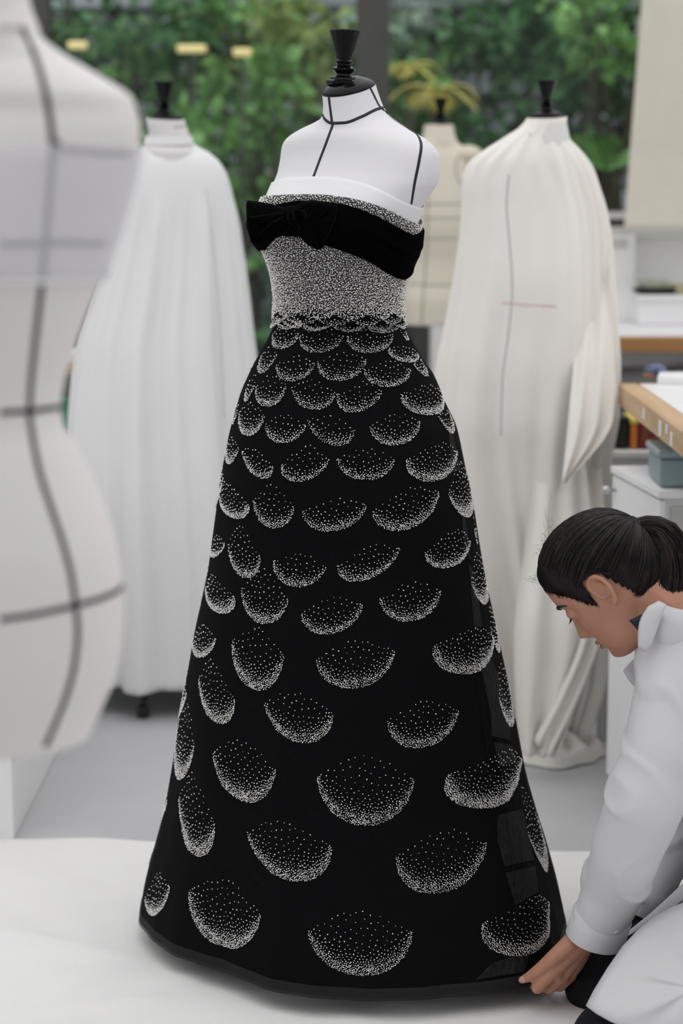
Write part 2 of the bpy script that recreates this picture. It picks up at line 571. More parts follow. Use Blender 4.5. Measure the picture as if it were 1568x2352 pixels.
def fern(px, py, Y, colour, label, nf, length, seed, droop=0.6, group='ferns in the garden', spread=(0, 6.28), cat='fern', name='garden_fern', lw=0.42):
    """fronds of paired leaflets round one crown"""
    rng = np.random.default_rng(seed)
    c = Q(px, py, Y)
    root = thing(name, label, cat, (c.x, Y, -0.06), group)
    MB().tube([(c.x, Y, -0.06), (c.x + .01, Y, c.z * .5), tuple(c)], [.02, .016, .012], 6).build('stem', M_stem, root)
    for k in range(nf):
        a = spread[0] + (spread[1] - spread[0]) * (k + rng.uniform(.2, .8)) / nf
        out = Vector((math.cos(a), math.sin(a) * 0.5, 0)); el = rng.uniform(0.3, 0.8)
        P = []
        for t in np.linspace(0, 1, 16):
            P.append(c + out * (length * t) + Vector((0, 0, length * (el * t - droop * t * t))))
        V = []; F = []
        for i in range(1, 15):
            tg = (P[i + 1] - P[i - 1]).normalized(); s = tg.cross(Vector((0, 0, 1))).normalized()
            w = length * lw * math.sin(math.pi * min(1, .15 + i / 16))**0.8
            for sg in (-1, 1):
                b = len(V); tip = P[i] + (s * sg * 0.8 + tg * 0.45) * w + Vector((0, 0, -0.1 * w)); h = length * 0.026
                V += [P[i] - tg * h, P[i].lerp(tip, .5) - tg * h * 1.2 + Vector((0, 0, .01)), tip, P[i].lerp(tip, .5) + tg * h * 1.2 + Vector((0, 0, .01)), P[i] + tg * h]
                F.append((b, b + 1, b + 2, b + 3, b + 4))
        fr = obj('frond', V, F, LEAF[colour], root)
        MB().tube(P[::3], .004, 5).build('midrib', LEAF['mid'], fr)
    return root
fern(1395, 395, 7.6, 'bright', 'bright green fern fronds beside the ivory muslin shoulder', 6, .36, 5, droop=.45)
fern(585, 610, 7.9, 'bright', 'bright green fern below the velvet bow by the window', 5, .26, 6, droop=.6)
fern(590, 800, 7.7, 'mid', 'mid green fern low between the cape and the gown hip', 6, .30, 9, droop=.6)
fern(1000, 215, 7.6, 'yellow', 'large yellow drooping leaves above the cream dress form', 7, .20, 7, droop=1.0, name='yellow_plant', cat='plant', group='yellow leaved plants', lw=.5)
fern(940, 160, 8.2, 'yellow', 'smaller yellow drooping leaves beside the mannequin neck', 6, .15, 8, droop=1.0, name='yellow_plant', cat='plant', group='yellow leaved plants', lw=.5)

# warm glowing strips added in place of room lights mirrored in the glass
M_reflect = bpy.data.materials.new('warm_reflection_glow'); M_reflect.use_nodes = True
b_ = M_reflect.node_tree.nodes['Principled BSDF']
b_.inputs['Base Color'].default_value = (1, .8, .4, 1); b_.inputs['Emission Color'].default_value = (1, .78, .36, 1); b_.inputs['Emission Strength'].default_value = 0.42
for (px, py, w, lab) in ((178, 104, .07, 'short glowing strip added for a reflected room light beside the window frame'), (440, 112, .11, 'glowing strip added for a reflected room light above the white cape finial'), (556, 120, .07, 'glowing strip added for a reflected room light farther right above the cape')):
    c = Q(px, py, 8.0)
    r_ = thing('strip_reflection', lab, 'lamp', (c.x, 8.0, -.06), 'glowing strips added for reflected room lights')
    MB().box(c.x - w / 2, c.x + w / 2, 7.98, 8.02, c.z - .014, c.z + .014, .004).build('tube', M_reflect, r_)
    MB().tube([(c.x, 8.03, -.06), (c.x, 8.03, c.z)], .008, 6).build('post', M_frame, r_)

# ================================================================ furniture on the right
M_oak = wood('oak_table_edge', (0.50, 0.31, 0.16), (0.66, 0.45, 0.26), 2.0, (14, 1.5, 14))
M_oakd = wood('brown_wood_edge', (0.32, 0.15, 0.05), (0.45, 0.23, 0.08), 2.0, (1.5, 14, 14))
M_top = mat('white_laminate', (0.91, 0.91, 0.915), 0.35, var=0.015)
M_lgrey = mat('light_grey_metal', (0.66, 0.67, 0.68), 0.4, var=0.02)
M_chrome = mat('brushed_steel', (0.65, 0.65, 0.66), 0.3, metal=0.9, var=0.05)
M_tape = mat('white_tape', (0.85, 0.85, 0.84), 0.6, var=0.03)

t = thing('cutting_table', 'white topped cutting table with a thick oak edge and paper tape marks', 'table', (1.2, 4.1, 0))
TX, TY0, TY1, TZ = 0.632, 3.62, 4.60, 0.90
MB().box(TX + .045, 2.1, TY0 + .045, TY1 - .03, TZ - .05, TZ + .001).build('table_top', M_top, t, smooth=False)
MB().box(TX, TX + .045, TY0, TY1, TZ - .052, TZ, .004).build('edge_board', M_oak, t, smooth=False)
MB().box(TX + .045, 2.1, TY0, TY0 + .045, TZ - .052, TZ, .004).build('edge_board', M_oak, t, smooth=False)
MB().box(TX + .045, 2.1, TY1 - .03, TY1, TZ - .052, TZ, .004).build('edge_board', M_oak, t, smooth=False)
for x, y in ((.80, 4.52), (2.0, 4.5), (2.0, 3.7)):
    MB().box(x, x + .06, y, y + .06, 0, TZ - .052).build('leg', M_lgrey, t, smooth=False)
for y, z, s in ((4.20, .876, .012), (3.98, .872, .016), (3.90, .880, .010), (3.84, .868, .014)):
    MB().box(TX - .0012, TX + .001, y - s, y + s, z - s * .9, z + s * .9).build('tape_mark', M_tape, t, smooth=False)

# pincushion
M_blue = mat('blue_check_cloth', (0.16, 0.17, 0.30), 0.9, var=0.9, nscale=140)
M_blk = mat('oak_block', (0.45, 0.24, 0.12), 0.5, var=0.15)
c = QF(1500, 868, TZ)
pc = thing('pincushion', 'dark blue checked pincushion on a small wooden base', 'pincushion', (c.x, c.y, TZ))
MB().box(c.x - .022, c.x + .022, c.y - .02, c.y + .02, TZ + .001, TZ + .013, .002).build('base', M_blk, pc, smooth=False)
MB().ball((c.x + .004, c.y, TZ + .016), (.028, .024, .018)).build('cushion', M_blue, pc)
# folded white paper
pf = MB()
c = QF(1590, 880, TZ)
pf.prism([(c.x - .085, c.y - .03), (c.x + .25, c.y - .12), (c.x + .25, c.y + .12), (c.x - .06, c.y + .1)], TZ + .002, TZ + .016)
tag(pf.build('paper_stack', mat('white_paper', (.87, .87, .87), .7, var=.01), smooth=False), 'stack of white paper lying on the cutting table by the pincushion', 'paper')

# white cabinet under the table
cab = thing('white_cabinet', 'white metal cabinet under the oak edged table with a round steel knob', 'cabinet', (0.9, 4.2, 0))
A, B = Vector((0.636, 4.0)), Vector((0.588, 4.37))
CZ = 0.742
MB().prism([(A.x + .012, A.y + .01), (1.25, 4.04), (1.22, 4.43), (B.x + .012, B.y)], 0.0, CZ - .014).build('body', M_lgrey, cab, smooth=False)
MB().prism([(A.x, A.y), (1.26, 4.03), (1.23, 4.44), (B.x, B.y)], CZ - .014, CZ).build('top', M_white, cab, smooth=False)
dr = MB().prism([(A.x + .004, A.y + .006), (A.x + .0135, A.y + .006), (B.x + .0135, B.y - .006), (B.x + .004, B.y - .006)], .05, CZ - .02).build('door', M_white, cab, smooth=False)
k0 = Vector((B.x + .006, B.y - .03, .693))
MB().tube([k0, k0 - Vector((.012, 0, 0)), k0 - Vector((.013, 0, 0)), k0 - Vector((.024, 0, 0)), k0 - Vector((.028, 0, 0))], [.004, .004, .009, .009, .003], 14).build('knob', M_chrome, dr)
MB().box(.66, 1.22, 4.008, 4.03, .05, CZ - .03, .003).build('drawer_front', mat('shaded_drawer', (.52, .52, .5), .5, var=.03), cab, smooth=False)  # front coloured darker to carry the shade on that face

# storage box with a lid
M_teal = mat('grey_teal_plastic', (0.25, 0.33, 0.35), 0.45, var=0.05)
c = QF(1508, 1122, CZ)
bx = thing('storage_box', 'grey teal plastic storage box with a lid standing on the white cabinet', 'box', (c.x + .12, c.y + .1, CZ))
MB().box(c.x + .006, c.x + .27, c.y, c.y + .16, CZ + .001, CZ + .062, .006).build('body', M_teal, bx, smooth=False)
MB().box(c.x, c.x + .276, c.y - .006, c.y + .166, CZ + .062, CZ + .078, .004).build('lid', mat('grey_teal_lid', (.30, .38, .40), .4, var=.04), bx, smooth=False)
# low cabinet behind it
lc = thing('low_cupboard', 'pale grey low cupboard behind the white cabinet carrying boxes', 'cupboard', (1.0, 4.95, 0))
MB().box(.625, 1.4, 4.80, 5.2, 0, .70).build('body', M_lgrey, lc, smooth=False)
MB().box(.615, 1.41, 4.79, 5.21, .70, .717, .003).build('top', M_white, lc, smooth=False)
ZB = .717
def small_box(x0, x1, y0, y1, h, m, name, label, cat, extra=None, group=None):
    r = thing(name, label, cat, ((x0 + x1) / 2, (y0 + y1) / 2, ZB), group)
    MB().box(x0, x1, y0, y1, ZB + .001, ZB + h - .012, .003).build('body', m, r, smooth=False)
    MB().box(x0 - .002, x1 + .002, y0 - .002, y1 + .002, ZB + h - .012, ZB + h, .002).build('lid', extra or m, r, smooth=False)
    return r
small_box(.632, .690, 4.83, 4.98, .078, mat('black_leather', (.012, .012, .013), .5, var=.2), 'black_case', 'black case on the low cupboard beside the muslin', 'case')
small_box(.696, .712, 4.83, 4.98, .072, mat('orange_card', (.72, .22, .04), .5, var=.1), 'orange_box', 'slim orange card box with a yellow lid', 'box', mat('yellow_card', (.68, .55, .08), .5, var=.1))
rb = small_box(.715, .778, 4.83, 4.98, .074, mat('dark_red_card', (.20, .025, .035), .5, var=.12), 'red_box', 'dark red card box with a gold round emblem', 'box')
em = MB()
for r_ in (.010, .016, .021):
    pts = [(.746 + r_ * math.cos(a), 4.8285, ZB + .034 + r_ * math.sin(a)) for a in np.linspace(0, 2 * math.pi, 25)]
    em.tube(pts, .0009, 5)
em.build('emblem', mat('gold_print', (.55, .3, .08), .4, metal=.3), rb)
small_box(.784, .86, 4.83, 4.98, .066, mat('yellow_card2', (.66, .50, .07), .5, var=.1), 'yellow_box', 'yellow card box next to the dark red box', 'box')

# far work table
ft = thing('work_table', 'long white work table with a brown wooden front edge below the window', 'table', (1.6, 6.3, 0))
MB().box(.62, 2.5, 6.05, 6.70, .855, .90, .003).build('table_top', M_top, ft, smooth=False)
MB().box(.62, 2.5, 6.005, 6.05, .850, .896, .004).build('edge_board', M_oakd, ft, smooth=False)
for x in (.70, 2.4):
    for y in (6.08, 6.6):
        MB().box(x, x + .05, y, y + .05, 0, .852).build('leg', M_lgrey, ft, smooth=False)
# grey cloth bundle under it
gb = MB()
for k in range(5):
    pts = [(0.70 + .35 * i, 6.12 + .07 * k + .02 * math.sin(i * 2 + k), .725 + .02 * math.sin(1.7 * i + k * 2)) for i in range(6)]
    gb.tube(pts, [.05 + .012 * math.sin(i * 1.3 + k) for i in range(6)], 12)
cs = thing('cloth_shelf', 'grey shelf under the work table stacked with cloth', 'shelf', (1.5, 6.3, 0))
MB().box(.66, 2.45, 6.06, 6.6, .64, .66).build('board', M_lgrey, cs, smooth=False)
for x in (.67, 2.40):
    MB().box(x, x + .03, 6.3, 6.4, 0, .64).build('support', M_lgrey, cs, smooth=False)
tag(gb.build('grey_cloth', mat('grey_wool', (.22, .225, .22), .9, var=.2, bump=.2)), 'crumpled grey cloth on the shelf under the work table', 'cloth')

# things along the low wall
def wall_item(px0, px1, py0, py1, Y, dep, m, name, label, cat):
    a, b2 = Q(px0, py1, Y), Q(px1, py0, Y)
    o = MB().box(a.x, b2.x, Y, Y + dep, a.z, b2.z, .003).build(name, m, smooth=False)
    return tag(o, label, cat)
wy = WY - .18
pb = thing('pattern_board', 'small white framed board standing against the low wall', 'board', (Q(1430, 590, 6.6).x, 6.6, .9))
a, b2 = Q(1390, 592, 6.62), Q(1459, 540, 6.62)
MB().box(a.x, b2.x, 6.62, 6.64, .901, b2.z, .003).build('board', mat('bright_board', (.9, .9, .9), .5, var=.01), pb, smooth=False)
a2, b3 = Q(1398, 570, 6.62), Q(1440, 548, 6.62)
MB().box(a2.x, b3.x, 6.617, 6.6205, a2.z, b3.z).build('card', mat('grey_card', (.6, .61, .6), .6, var=.05), pb, smooth=False)
sh = thing('desk_rack', 'white open desk rack holding green and black folded cloths', 'rack', (1.3, 6.5, .9))
a, b2 = Q(1465, 742, 6.45), Q(1640, 666, 6.45)
MB().box(a.x, b2.x, 6.45, 6.65, .901, b2.z - .03, .004).build('body', M_top, sh, smooth=False)
MB().box(a.x - .006, b2.x, 6.43, 6.66, b2.z - .03, b2.z - .016, .003).build('shelf_board', M_top, sh, smooth=False)
zt = b2.z - .016
for (x0, x1, h, m_, nm, lb, ct) in ((a.x + .002, a.x + .115, .018, mat('black_cloth2', (.02, .02, .022), .9), 'black_folded_cloth', 'black folded cloth on the white desk rack', 'cloth'),
                          (a.x + .118, b2.x - .01, .03, mat('olive_cloth', (.42, .38, .24), .9, var=.15), 'olive_folded_cloth', 'olive folded cloth at the end of the white desk rack', 'cloth')):
    tag(MB().box(x0, x1, 6.45, 6.6, zt + .001, zt + h, .006).build(nm, m_, smooth=False), lb, ct)
tag(MB().box(a.x + .02, a.x + .11, 6.47, 6.6, zt + .019, zt + .042, .006).build('green_folded_cloth', mat('sage_cloth', (.36, .38, .28), .9, var=.25, nscale=30), smooth=False), 'sage green folded cloth lying on the black one', 'cloth')

# calico curtain
M_cal = mat('calico', (0.90, 0.86, 0.765), 0.85, var=0.04, bump=0.1, bscale=150)
_nt = M_cal.node_tree; _tl = _nt.nodes.new('ShaderNodeBsdfTranslucent'); _tl.inputs[0].default_value = (.9, .85, .74, 1)
_mx = _nt.nodes.new('ShaderNodeMixShader'); _mx.inputs[0].default_value = .3
_nt.links.new(_nt.nodes['Principled BSDF'].outputs[0], _mx.inputs[1]); _nt.links.new(_tl.outputs[0], _mx.inputs[2]); _nt.links.new(_mx.outputs[0], _nt.nodes['Material Output'].inputs[0])
V = []; F = []
nx, nz = 60, 40
for i in range(nz + 1):
    f = i / nz
    y = -110 + (526 + 110) * f
    for j in range(nx + 1):
        g = j / nx
        xl = 1484 - 50 * f
        p = Q(xl + g * (1720 - xl), y, 6.45)
        p.y += .016 * math.sin(g * 8 + .6 * f + 1.2) * (1 - .4 * f) + .004 * math.sin(g * 19 + 1)
        p.z = Q(1500, y, 6.45).z
        V.append(p)
n1 = len(V)
V += [v + Vector((0, .004, 0)) for v in V]
for i in range(nz):
    for j in range(nx):
        a = i * (nx + 1) + j
        F += [(a, a + nx + 1, a + nx + 2, a + 1), (n1 + a, n1 + a + 1, n1 + a + nx + 2, n1 + a + nx + 1)]
for j in range(nx):
    F += [(j, j + 1, n1 + j + 1, n1 + j), (nz * (nx + 1) + j, n1 + nz * (nx + 1) + j, n1 + nz * (nx + 1) + j + 1, nz * (nx + 1) + j + 1)]
for i in range(nz):
    a = i * (nx + 1); b = a + nx + 1
    F += [(a, n1 + a, n1 + b, b), (a + nx, b + nx, n1 + b + nx, n1 + a + nx)]
cu = thing('calico_curtain', 'plain unbleached calico curtain hanging at the window', 'curtain', (1.2, 6.45, 1.2))
obj('panel', V, F, M_cal, cu)
zt = Q(1500, -110, 6.45).z
MB().tube([(.9, 6.45, zt + .01), (2.6, 6.45, zt + .01)], .012, 10).build('rail', M_chrome, cu)

# ================================================================ left side: white plinth and the side table behind
pl = thing('white_plinth', 'low white painted plinth standing on the grey floor', 'plinth', (-1.1, 4.4, 0))
MB().box(-1.55, -.682, 4.04, 4.85, 0.0, .42, .004).build('body', M_white, pl, smooth=False)
MB().box(-1.56, -.676, 4.035, 4.86, .42, .435, .003).build('top', M_top, pl, smooth=False)
st = thing('side_table', 'wooden side table glimpsed between the taped form and the white cape', 'table', (-1.0, 5.9, 0))
c = Q(165, 850, 5.6)
MB().box(-1.6, c.x + .08, 5.6, 6.2, c.z - .02, c.z + .012, .003).build('table_top', M_oak, st, smooth=False)
for x in (-1.58, c.x + .02):
    for y in (5.63, 6.13):
        MB().box(x, x + .04, y, y + .04, 0, c.z - .02).build('leg', M_lgrey, st, smooth=False)
tag(MB().box(c.x - .06, c.x + .03, 5.63, 5.75, c.z + .013, c.z + .052, .008).build('white_folded_cloth', M_top, smooth=False), 'folded bright white cloth on the wooden side table', 'cloth')
gc = Q(150, 940, 5.5)
gt = thing('green_crate', 'green plastic crate on a stand below the wooden side table', 'crate', (gc.x, 5.5, 0))
MB().box(gc.x - .15, gc.x + .03, 5.4, 5.55, gc.z - .045, gc.z + .035, .008).build('body', mat('green_plastic', (.05, .24, .15), .5, var=.1), gt, smooth=False)
MB().box(gc.x - .155, gc.x + .035, 5.395, 5.555, gc.z + .030, gc.z + .042, .004).build('rim', mat('green_rim', (.05, .21, .13), .5, var=.1), gt, smooth=False)
MB().box(gc.x - .12, gc.x, 5.42, 5.53, 0, gc.z - .045).build('stand', M_lgrey, gt, smooth=False)
tag(MB().box(gc.x - .09, gc.x + .028, 5.42, 5.50, gc.z + .043, gc.z + .10, .004).build('grey_bag', mat('dark_grey_cloth', (.12, .12, .11), .9, var=.2), smooth=False), 'dark grey cloth bag in the green crate', 'bag')

# ================================================================ cloth on the floor
M_sheet = mat('white_cotton_sheet', (0.85, 0.84, 0.825), 0.85, var=0.03, nscale=3, bump=0.12, bscale=200)
V = []; F = []
nx, ny = 150, 150
for i in range(ny + 1):
    for j in range(nx + 1):
        X = -1.25 + 2.65 * j / nx
        yb = 4.045 - .075 * (X + .7) / 1.2 + .008 * math.sin(X * 9) + .006 * math.sin(X * 23 + 1)
        Y = 1.6 + (yb - 1.6) * i / ny
        e = min(1, (yb - Y) / .05, (X + 1.25) / .05, (1.4 - X) / .05)
        h = .004 + .006 * e
        w = noise.noise(Vector((X * 3.2, Y * 6.5, .3))) * .014 + noise.noise(Vector((X * 9 + Y * 5, Y * 13 - X * 3, 4.))) * .006
        d1 = (Y - 2.62 - .12 * X) ; w += .022 * math.exp(-(d1 / .035)**2) * (.6 + .4 * math.sin(X * 4))
        d2 = (Y - 2.86 - .55 * (X - .2)); w += .022 * math.exp(-(d2 / .05)**2) * (1 if X > -.1 else math.exp(-((X + .1) / .15)**2))
        d3 = (Y - 3.42 + .35 * (X + .5)); w += .010 * math.exp(-(d3 / .03)**2) * math.exp(-((X + .55) / .25)**2)
        d4 = (Y - 3.15 - .2 * (X + .5)); w += .008 * math.exp(-(d4 / .022)**2) * math.exp(-((X + .5) / .3)**2)
        V.append((X, Y, max(.003, h + max(-.002, w) * max(0, e))))
for i in range(ny):
    for j in range(nx):
        a = i * (nx + 1) + j
        F.append((a, a + 1, a + nx + 2, a + nx + 1))
tag(obj('floor_cloth', V, F, M_sheet), 'creased white cotton sheet spread on the floor under the gown', 'cloth')
# ================================================================ dress forms
M_form = mat('white_form_cloth', (0.80, 0.785, 0.805), 0.8, var=0.015, nscale=5, bump=0.06, bscale=300)
M_formB = mat('offwhite_form_cloth', (0.80, 0.78, 0.77), 0.8, var=0.025, nscale=4, bump=0.06, bscale=250)
M_cream = mat('cream_form_cloth', (0.80, 0.745, 0.62), 0.8, var=0.03, nscale=4)
M_black = mat('black_lacquer', (0.004, 0.004, 0.005), 0.10, var=0.1, spec=0.2)
M_tapeb = mat('black_style_tape', (0.012, 0.014, 0.018), 0.55, var=0.1)
M_stand = mat('black_iron', (0.015, 0.015, 0.017), 0.35, var=0.1)

def rows_from(sil, D, rot=0.0):
    """sections from widths: (y, x left, x right, depth ratio, tilt)"""
    out = []
    c2, s2 = math.cos(rot)**2, math.sin(rot)**2
    for y, xl, xr, k, tl in sil:
        a, b = Q(xl, y, D), Q(xr, y, D)
        h = (b.x - a.x) / 2
        A = h / math.sqrt(c2 + k * k * s2)
        out.append((a.z, (a.x + b.x) / 2, D, A, A * k, tl))
    return out

def finial(px, py, s, D, parent, n=12, dx=0.0, tiltx=0.0, base=None):
    """turned black handle; s = height of the handle"""
    c = Q(px, py, D) if base is None else Vector(base)
    prof = [(.30, 0), (.32, .03), (.32, .07), (.26, .10), (.25, .13), (.14, .17), (.13, .20), (.21, .27), (.225, .30), (.17, .33), (.13, .36), (.13, .385), (.165, .41), (.165, .43), (.135, .46), (.145, .50), (.285, .97), (.28, .985), (.18, 1.0), (.06, 1.01)]
    m = MB()
    m.lathe([(r * s, c.z + z * s) for r, z in prof], c.x, c.y, 14, (Matrix.Rotation(tiltx, 3, 'Y'), c))
    o = m.build('handle', M_black, parent)
    return sharp(o, 12)

def tripod(cx, cy, ztop, parent, r=.22, a0=.3):
    MB().tube([(cx, cy, .10), (cx, cy, ztop)], .016, 14).build('pole', M_stand, parent)
    for k in range(4):
        a = a0 + k * math.pi / 2
        d = Vector((math.cos(a), math.sin(a), 0)); c = Vector((cx, cy, 0))
        leg = MB().tube([c + Vector((0, 0, .16)), c + d * r * .4 + Vector((0, 0, .13)), c + d * r * .85 + Vector((0, 0, .065)), c + d * r + Vector((0, 0, .035))], [.014, .013, .011, .009], 8).build('leg', M_stand, parent)
        MB().lathe([(.006, 0.001), (.017, .004), (.018, .02), (.012, .032), (.006, .036)], cx + d.x * r, cy + d.y * r, 12).build('caster', M_stand, leg)

# ---------------------------------------------------------------- the form under the gown
D0, AROT = 3.5, math.radians(33)
SIL = [
 (735, 642, 913, .80, 0), (700, 643, 912, .80, 0), (640, 637, 918, .80, 0), (580, 622, 935, .86, 0), (520, 606, 950, .88, 0),
 (480, 610, 962, .82, 0), (445, 620, 984, .74, 0), (420, 629, 999, .66, 0), (390, 639, 1005, .58, .0), (365, 643, 1004, .53, 0.02),
 (345, 645, 996, .50, .05), (325, 650, 975, .49, .08), (308, 664, 946, .52, .12), (292, 688, 918, .60, .18), (278, 716, 896, .74, .25),
 (262, 737, 881, .98, .30), (240, 743, 872, 1.06, .30), (215, 742, 864, 1.08, .30), (199, 740, 860, 1.08, .30)]
torso = Loft(rows_from(SIL, D0, AROT), -AROT, 2.15)
# shift the neck and the bust forward / back along the front direction
fx, fy = -math.sin(AROT), -math.cos(AROT)
for r in torso.k:
    z = r[0]
    bust = .020 * math.exp(-((z - 1.285) / .05)**2)
    r[2] += fy * bust
def bust_disp(th, z):
    th = np.asarray(th); z = np.asarray(z)
    d = 0
    for c in (-math.pi / 2 - .62, -math.pi / 2 + .62):
        q = (th - c + math.pi) % (2 * math.pi) - math.pi
        d = d + .012 * np.exp(-(q / .42)**2 - ((z - 1.28) / .045)**2)
    return d
torso.disp = bust_disp
zt, zb = torso.zmax, torso.zmin
form = thing('dress_form', 'white dress form with black style tape wearing the beaded black gown', 'dress form', (0.0, D0, 0))
P, Fc = torso.grid(zb - .0, zt, 128, 110)
obj('torso', P, Fc, M_form, form)
tb = BVHTree.FromPolygons([Vector(p) for p in P], Fc)
# hips below the waist, hidden in the skirt
hip = Loft([(zb, P[0][0] * 0 + torso.k[0][1], D0, .095, .078, 0), (zb - .10, torso.k[0][1], D0, .11, .09, 0), (zb - .2, torso.k[0][1], D0, .13, .10, 0), (zb - .3, torso.k[0][1], D0, .125, .10, 0)], -AROT)
hip.k[:,1] += .003
Ph, Fh = hip.grid(nt=48, nz=16); obj('hips', Ph, Fh, M_form, form)
tripod(torso.k[0][1], D0, zb - .3, form, .2)
# neck cap: lacquered shallow cone following the tilted neck rim
V = []; F = []
nt = 64
thv = np.linspace(0, 2 * np.pi, nt, endpoint=False)
rim = torso.pt(thv, np.full(nt, zt), 0.0)
cen = rim.mean(axis=0)
top = Vector(Q(789, 188, D0 - .0))
for (f, dz) in ((1.0, -.005), (1.03, -.002), (1.03, .0005), (.78, .0055), (.52, .0095), (.40, .011)):
    for p in rim:
        q = cen + (p - cen) * f
        q = q + (np.array(top) - cen) * (1 - f) * .9
        V.append((q[0], q[1], q[2] + dz))
for i in range(5):
    for j in range(nt):
        F.append((i * nt + j, i * nt + (j + 1) % nt, (i + 1) * nt + (j + 1) % nt, (i + 1) * nt + j))
F.append(tuple(range(nt - 1, -1, -1))); F.append(tuple(range(5 * nt, 6 * nt)))
obj('neck_cap', V, F, M_black, form)
hb = Q(788, 196, D0)
finial(0, 0, Q(788, 68, D0).z - hb.z, D0, form, base=hb, tiltx=.035)
# style tape
TW = .0026
for pl_ in ([(754, 214), (757, 240), (763, 286)], [(765, 284), (752, 320), (735, 365), (719, 408)],
            [(740, 262), (746, 274), (762, 283), (790, 282), (830, 268), (868, 250), (880, 247)],
            [(845, 192), (858, 218), (873, 246), (905, 268), (945, 298), (963, 318), (967, 335), (962, 370), (952, 420), (944, 471)]):
    ribbon(tb, pl_, TW, .0009, 'style_tape', M_tapeb, form, step=5)
ribbon(tb, [(968, 328), (985, 326), (1000, 340)], .0006, .0005, 'shoulder_seam', mat('seam_grey', (.45, .44, .45), .8), form)

# ================================================================ the gown
gown = thing('beaded_gown', 'black tulle ball gown with silver beaded scallops and a velvet bow', 'gown', (0.01, D0, 0))
M_bead = mat('silver_beads', (0.95, 0.91, 0.87), 0.16, metal=1.0, var=0.18, nscale=220)
M_velvet = mat('black_velvet', (0.0014, 0.0014, 0.0017), 0.95, var=0.2, nscale=20, spec=0.02)
M_bodice = mat('bodice_tulle', (0.045, 0.043, 0.045), 0.7, var=0.3, nscale=120)
M_lining = mat('black_lining', (0.0030, 0.0030, 0.0034), 0.7, var=0.3, nscale=6, spec=0.08)
M_tulle = mat('black_tulle', (0.0040, 0.0040, 0.0047), 0.8, var=0.35, nscale=500, spec=0.06, alpha=0.93)
M_hemband = mat('sheer_hem_band', (0.020, 0.020, 0.021), 0.6, var=0.3, nscale=500, spec=0.2, alpha=0.55)
M_band = mat('white_organza_band', (0.84, 0.84, 0.85), 0.7, var=0.015)

def edge_fn(surf, bvh, poly, default_back=None):
    """height of an edge line as a function of theta, read off a line over the surface"""
    A = []
    for x, y in densify(poly, 6, True):
        l, n = hit(bvh, x, y)
        if l is not None:
            A.append((surf.angle(l), l.z))
    c0 = -math.pi / 2 - .2
    B = sorted(((a - c0 + math.pi) % (2 * math.pi) - math.pi, z) for a, z in A)
    t = np.array([b[0] for b in B]); zz = np.array([b[1] for b in B])
    zl, zr = zz[0], zz[-1]
    zbk = (zl + zr) / 2 if default_back is None else default_back
    t = np.r_[-math.pi, t, math.pi]; zz = np.r_[zbk, zz, zbk]
    def f(th):
        q = (np.asarray(th) - c0 + math.pi) % (2 * math.pi) - math.pi
        return np.interp(q, t, zz)
    return f

def surf_band(surf, fbot, ftop, off, name, m, parent, nt=160, nz=30, offf=None, thick=.002, t0=0, t1=2 * math.pi):
    """a closed shell between two edges over a lofted surface"""
    full = abs(t1 - t0 - 2 * math.pi) < 1e-6
    th = np.linspace(t0, t1, nt, endpoint=not full)
    V = []; F = []
    zb_, zt_ = fbot(th), ftop(th)
    s = np.linspace(0, 1, nz)
    for layer in (0, 1):
        for i in range(nz):
            z = zb_ + (zt_ - zb_) * s[i]
            o = off + (offf(th, s[i]) if offf else 0) - layer * thick
            V.append(surf.pt(th, z, o))
    V = np.concatenate(V)
    def q(l, i, j): return (l * nz + i) * nt + (j % nt)
    J = nt if full else nt - 1
    for i in range(nz - 1):
        for j in range(J):
            F.append((q(0, i, j), q(0, i, j + 1), q(0, i + 1, j + 1), q(0, i + 1, j)))
            F.append((q(1, i, j), q(1, i + 1, j), q(1, i + 1, j + 1), q(1, i, j + 1)))
    for j in range(J):
        F.append((q(0, 0, j), q(1, 0, j), q(1, 0, j + 1), q(0, 0, j + 1)))
        F.append((q(0, nz - 1, j), q(0, nz - 1, j + 1), q(1, nz - 1, j + 1), q(1, nz - 1, j)))
    if not full:
        for i in range(nz - 1):
            F.append((q(0, i, 0), q(0, i + 1, 0), q(1, i + 1, 0), q(1, i, 0)))
            F.append((q(0, i, nt - 1), q(1, i, nt - 1), q(1, i + 1, nt - 1), q(0, i + 1, nt - 1)))
    return obj(name, V, F, m, parent)

# white inner band above the bodice
ft_band = edge_fn(torso, tb, [(626, 420), (650, 410), (690, 406), (745, 405), (800, 412), (870, 434), (930, 464), (970, 481)])
ft_bod = edge_fn(torso, tb, [(615, 450), (660, 447), (720, 446), (790, 453), (850, 467), (900, 487), (950, 516)])
surf_band(torso, lambda th: ft_bod(th) - .02, ft_band, .0035, 'inner_band', M_band, gown, nz=10)
zwaist = Q(778, 737, D0).z
fb_bod = lambda th: np.full(np.shape(th), zwaist)
surf_band(torso, fb_bod, ft_bod, .009, 'bodice', M_bodice, gown, nz=40, offf=lambda th, s: -.003 * max(0, s - .93) / .07)

